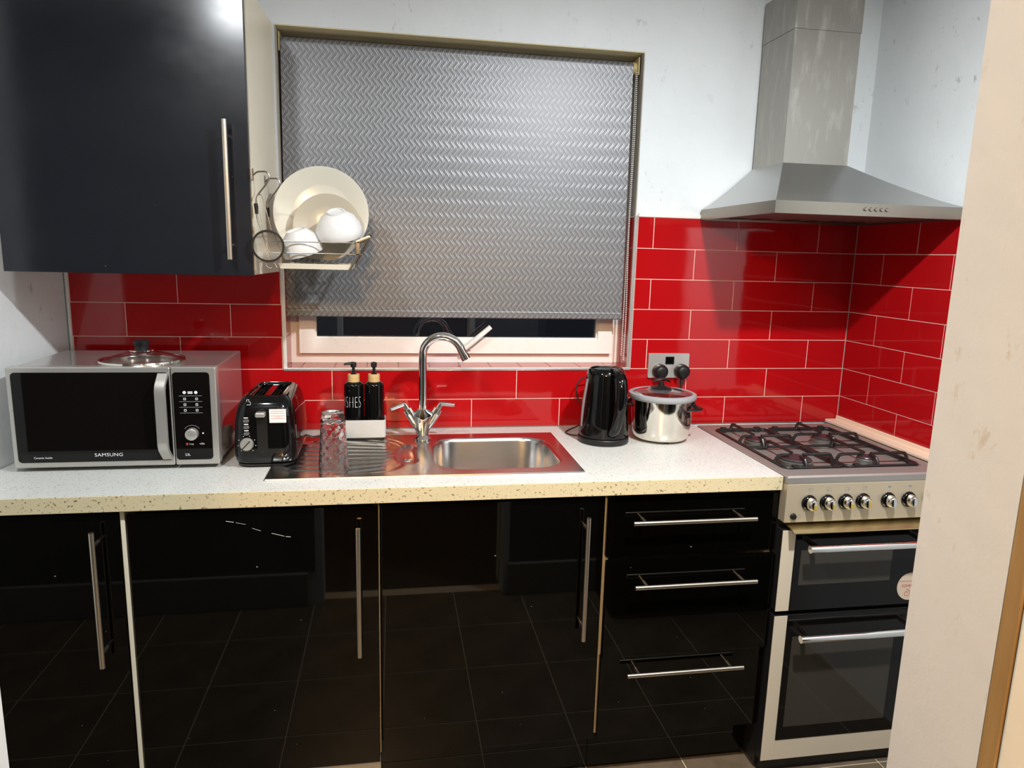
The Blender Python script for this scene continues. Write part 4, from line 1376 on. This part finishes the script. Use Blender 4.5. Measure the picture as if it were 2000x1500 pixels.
def sq(x0, x1, y0, y1, z):
    return [(x0, y0, z), (x1, y0, z), (x1, y1, z), (x0, y1, z)]


lp = []
for i in range(9):
    t = i / 8
    s_ = t ** 0.86
    lp.append(sq(HX0 + (QX0 - HX0) * s_, HX1 + (QX1 - HX1) * s_, HF + (QF - HF) * s_, -0.004, HZ1 + (QZ - HZ1) * t))
part(MB().loft(lp, False, False), 'canopy', 'hoodsteel', ho, 20)
part(MB().box(QX0 + 0.001, QX1 - 0.001, QF + 0.001, -0.004, QZ - 0.002, 2.175), 'chimney', 'chimney', ho, 0)
part(MB().box(QX0 - 0.0005, QX1 + 0.0005, QF - 0.0005, -0.004, 2.1755, 2.300), 'chimney_sleeve', 'chimney', ho, 0)
mb = MB()
for i in range(14):
    mb.lathe([(0.058, 0.0), (0.064, 0.005), (0.058, 0.010)], (2.09, -0.085, 2.275 + i * 0.010), 28)
part(mb, 'flexible_duct', 'black_matt', ho)
part(MB().box(HX0 + 0.004, HX1 - 0.004, HF + 0.004, -0.008, HZ0 + 0.006, HZ0 + 0.010), 'filter_panel', 'burner', ho, 0)
sl = MB()
for xx in (1.90, 1.98, 2.08, 2.16, 2.24, 2.32):
    sl.box(xx, xx + 0.045, -0.10, -0.04, HZ0 + 0.0045, HZ0 + 0.0062)
part(sl, 'filter_slots', 'black_matt', ho, 0, kind='stuff')
for i in range(5):
    part(MB().lathe([(0.0, 0.004), (0.0042, 0.004), (0.0055, 0.0025), (0.0058, 0.0)], (2.0885 + i * 0.0165, HF + 0.0004, 1.6335), 16, Matrix.Rotation(PI / 2, 3, 'X').to_4x4()), 'push_button', 'rimsteel', ho)

# ------------------------------------------------------------------ dish rack with crockery
rk = thing('dish_rack', 'wire dish rack hanging from the cabinet side in front of the blind', 'dish rack', (0.595, -0.23, 1.434))
RY_F, RY_B = -0.345, -0.150
TZ0, TZ1 = 1.434, 1.448
lp = [rrz(0.504, 0.686, RY_F, RY_B, 0.004, TZ0, 2), rrz(0.500, 0.690, RY_F - 0.002, RY_B, 0.004, TZ1, 2), rrz(0.503, 0.687, RY_F + 0.001, RY_B - 0.003, 0.003, TZ1, 2), rrz(0.506, 0.684, RY_F + 0.004, RY_B - 0.004, 0.003, TZ0 + 0.004, 2)]
part(MB().loft(lp), 'drip_tray', 'tray', rk)
wr = MB()
W_ = 0.0022
for y in (RY_F - 0.004, RY_B + 0.002):
    wr.tube([(0.498, y, TZ0 + 0.002), (0.478, y, 1.478), (0.462, y, 1.530)], W_, 8)
    wr.tube([(0.683, y, TZ0 - 0.002), (0.704, y, 1.470), (0.736, y, 1.532)], W_ * 1.5, 8)
    for z, xr, xl in ((1.5045, 0.712, 0.470), (1.475, 0.703, 0.480)):
        wr.tube([(xl, y, z), (xr, y, z)], 0.0017, 8)
for (xx, zz) in ((0.736, 1.532), (0.707, 1.475), (0.683, 1.434), (0.478, 1.478), (0.462, 1.530)):
    wr.tube([(xx, RY_F - 0.004, zz), (xx, RY_B + 0.002, zz)], 0.002, 8)
for i in range(7):
    xx = 0.515 + i * 0.026
    wr.tube([(xx, RY_F - 0.002, TZ1 + 0.0022), (xx, RY_B, TZ1 + 0.0022)], 0.0012, 6)
part(wr, 'wire_frame', 'wire', rk)
part(MB().box(0.700, 0.741, RY_F - 0.009, RY_F - 0.0005, 1.508, 1.519, 0.003).xform(Matrix.Translation((0.72, 0, 1.513)) @ Matrix.Rotation(-0.42, 4, 'Y') @ Matrix.Translation((-0.72, 0, -1.513))), 'hinge_clip', 'wire', rk)
part(MB().box(0.699, 0.712, RY_F - 0.009, RY_F - 0.001, 1.474, 1.511, 0.003), 'hinge_clip', 'wire', rk)
for y, dx in ((RY_F + 0.0, 0.0), (RY_B - 0.02, 0.0)):
    am = MB()
    am.tube(smooth_path([(0.462, y, 1.530), (0.452, y, 1.565), (0.4515, y, 1.605), (0.458, y, 1.622), (0.478, y, 1.648), (0.486, y, 1.664), (0.480, y, 1.677), (0.466, y, 1.678), (0.456, y, 1.676), (0.4465, y, 1.668)], 5), 0.0022, 8)
    a_ = part(am, 'hanging_arm', 'wire', rk)
    part(MB().cyl((0.4505, y, 1.598), (0.4518, y, 1.572), 0.0052, 0.0042, 12), 'arm_sleeve', 'black_matt', a_)
    part(MB().box(0.4404, 0.4464, y - 0.010, y + 0.010, 1.655, 1.685, 0.001), 'fixing_plate', 'wire', a_)


def dish(name, mat, label, cat, prof, c, tilt, n=56, axis='X', group=None, mz=None):
    R_ = Matrix.Rotation(tilt, 4, axis)
    if mz is not None:
        R_ = mz @ R_
    m = MB().lathe(prof, (0, 0, 0), n)
    m.xform(Matrix.Translation(c) @ R_)
    return single(m, name, mat, label, cat, c, group)


def plate_prof(R_, h):
    return [(0.0, 0.004), (R_ * 0.60, 0.004), (R_ * 0.66, 0.006), (R_ * 0.95, h), (R_ * 0.995, h + 0.001), (R_, h - 0.001), (R_ * 0.97, h - 0.0035), (R_ * 0.66, 0.001), (R_ * 0.60, -0.002), (R_ * 0.5, -0.002), (R_ * 0.5, 0.0), (0.0, 0.0)]


dish('dinner_plate', 'china', 'large cream dinner plate standing at the back of the dish rack', 'plate', plate_prof(0.131, 0.020), (0.600, -0.178, 1.584), math.radians(82))
dish('side_plate', 'china_shaded', 'smaller plate with shade put into its colour, standing in front of the large cream plate', 'plate', plate_prof(0.093, 0.014), (0.618, -0.214, 1.546), math.radians(80))


def bowl_prof(r, h, f):
    return [(0.0, 0.003), (f, 0.003), (f + (r - f) * 0.45, h * 0.28), (r * 0.93, h * 0.75), (r * 0.975, h - 0.001), (r * 0.99, h), (r, h - 0.0015), (r * 0.965, h * 0.72), (f + (r - f) * 0.55, h * 0.22), (f + 0.003, 0.0), (f + 0.002, -0.004), (f - 0.002, -0.004), (f - 0.003, -0.0005), (0.0, -0.0005)]


def face(nrm):
    """rotation that sends the open side of a bowl along -nrm"""
    return Vector((0, 0, 1)).rotation_difference(-Vector(nrm)).to_matrix().to_4x4()


dish('bowl', 'china_white', 'white bowl tilted upside down at the right of the dish rack', 'bowl', bowl_prof(0.064, 0.060, 0.022), (0.648, -0.3010, 1.584), 0, mz=face((-0.10, -0.42, 0.88)), group='white bowls in the dish rack')
dish('bowl', 'china_white', 'white bowl upside down at the left front of the dish rack', 'bowl', bowl_prof(0.055, 0.060, 0.026), (0.5440, -0.301, 1.5320), 0, mz=face((-0.26, -0.22, 0.92)), group='white bowls in the dish rack')

# sieve hanging from the front left of the rack
sv = thing('wire_sieve', 'small round wire mesh sieve hanging from the dish rack', 'sieve', (0.479, -0.362, 1.45))
sc_ = Vector((0.4795, -0.362, 1.491))
part(MB().lathe([(0.0365, -0.004), (0.0405, -0.004), (0.0415, 0.0), (0.0405, 0.004), (0.0365, 0.004), (0.036, 0.0), (0.0365, -0.004)], (0, 0, 0), 44).xform(Matrix.Translation(sc_) @ Matrix.Rotation(PI / 2, 4, 'X')), 'hoop', 'black_matt', sv)
gz_ = MB()
bs = -0.026
for k in range(-15, 16):
    o_ = k * 0.0024
    half = math.sqrt(max(0.0, 0.036 ** 2 - o_ ** 2))
    if half < 0.004:
        continue
    def dep(a, b):
        return 0.012 * (1 - (a * a + b * b) / 0.036 ** 2)
    gz_.tube([sc_ + Vector((o_, dep(o_, half * (i / 5 - 1)), half * (i / 5 - 1))) for i in range(11)], 0.00045, 4)
    gz_.tube([sc_ + Vector((half * (i / 5 - 1), dep(o_, half * (i / 5 - 1)), o_)) for i in range(11)], 0.00045, 4)
part(gz_, 'gauze', 'mesh', sv, kind='stuff')
hn = MB()
hn.tube(smooth_path([sc_ + Vector((-0.010, 0.0, 0.039)), sc_ + Vector((-0.020, 0.002, 0.10)), sc_ + Vector((-0.0225, 0.004, 0.122)), sc_ + Vector((-0.016, 0.006, 0.129)), sc_ + Vector((-0.010, 0.004, 0.120)), sc_ + Vector((0.002, 0.001, 0.075)), sc_ + Vector((0.010, 0.0, 0.039))], 5), 0.0013, 8)
hk = MB()
hk.tube(smooth_path([sc_ + Vector((-0.008, 0, -0.039)), sc_ + Vector((-0.004, 0, -0.052)), sc_ + Vector((0.004, 0, -0.056)), sc_ + Vector((0.012, 0, -0.052)), sc_ + Vector((0.014, 0, -0.037))], 5), 0.0011, 8)
part(hn, 'handle', 'wire', sv)
part(hk, 'rest_hook', 'wire', sv)
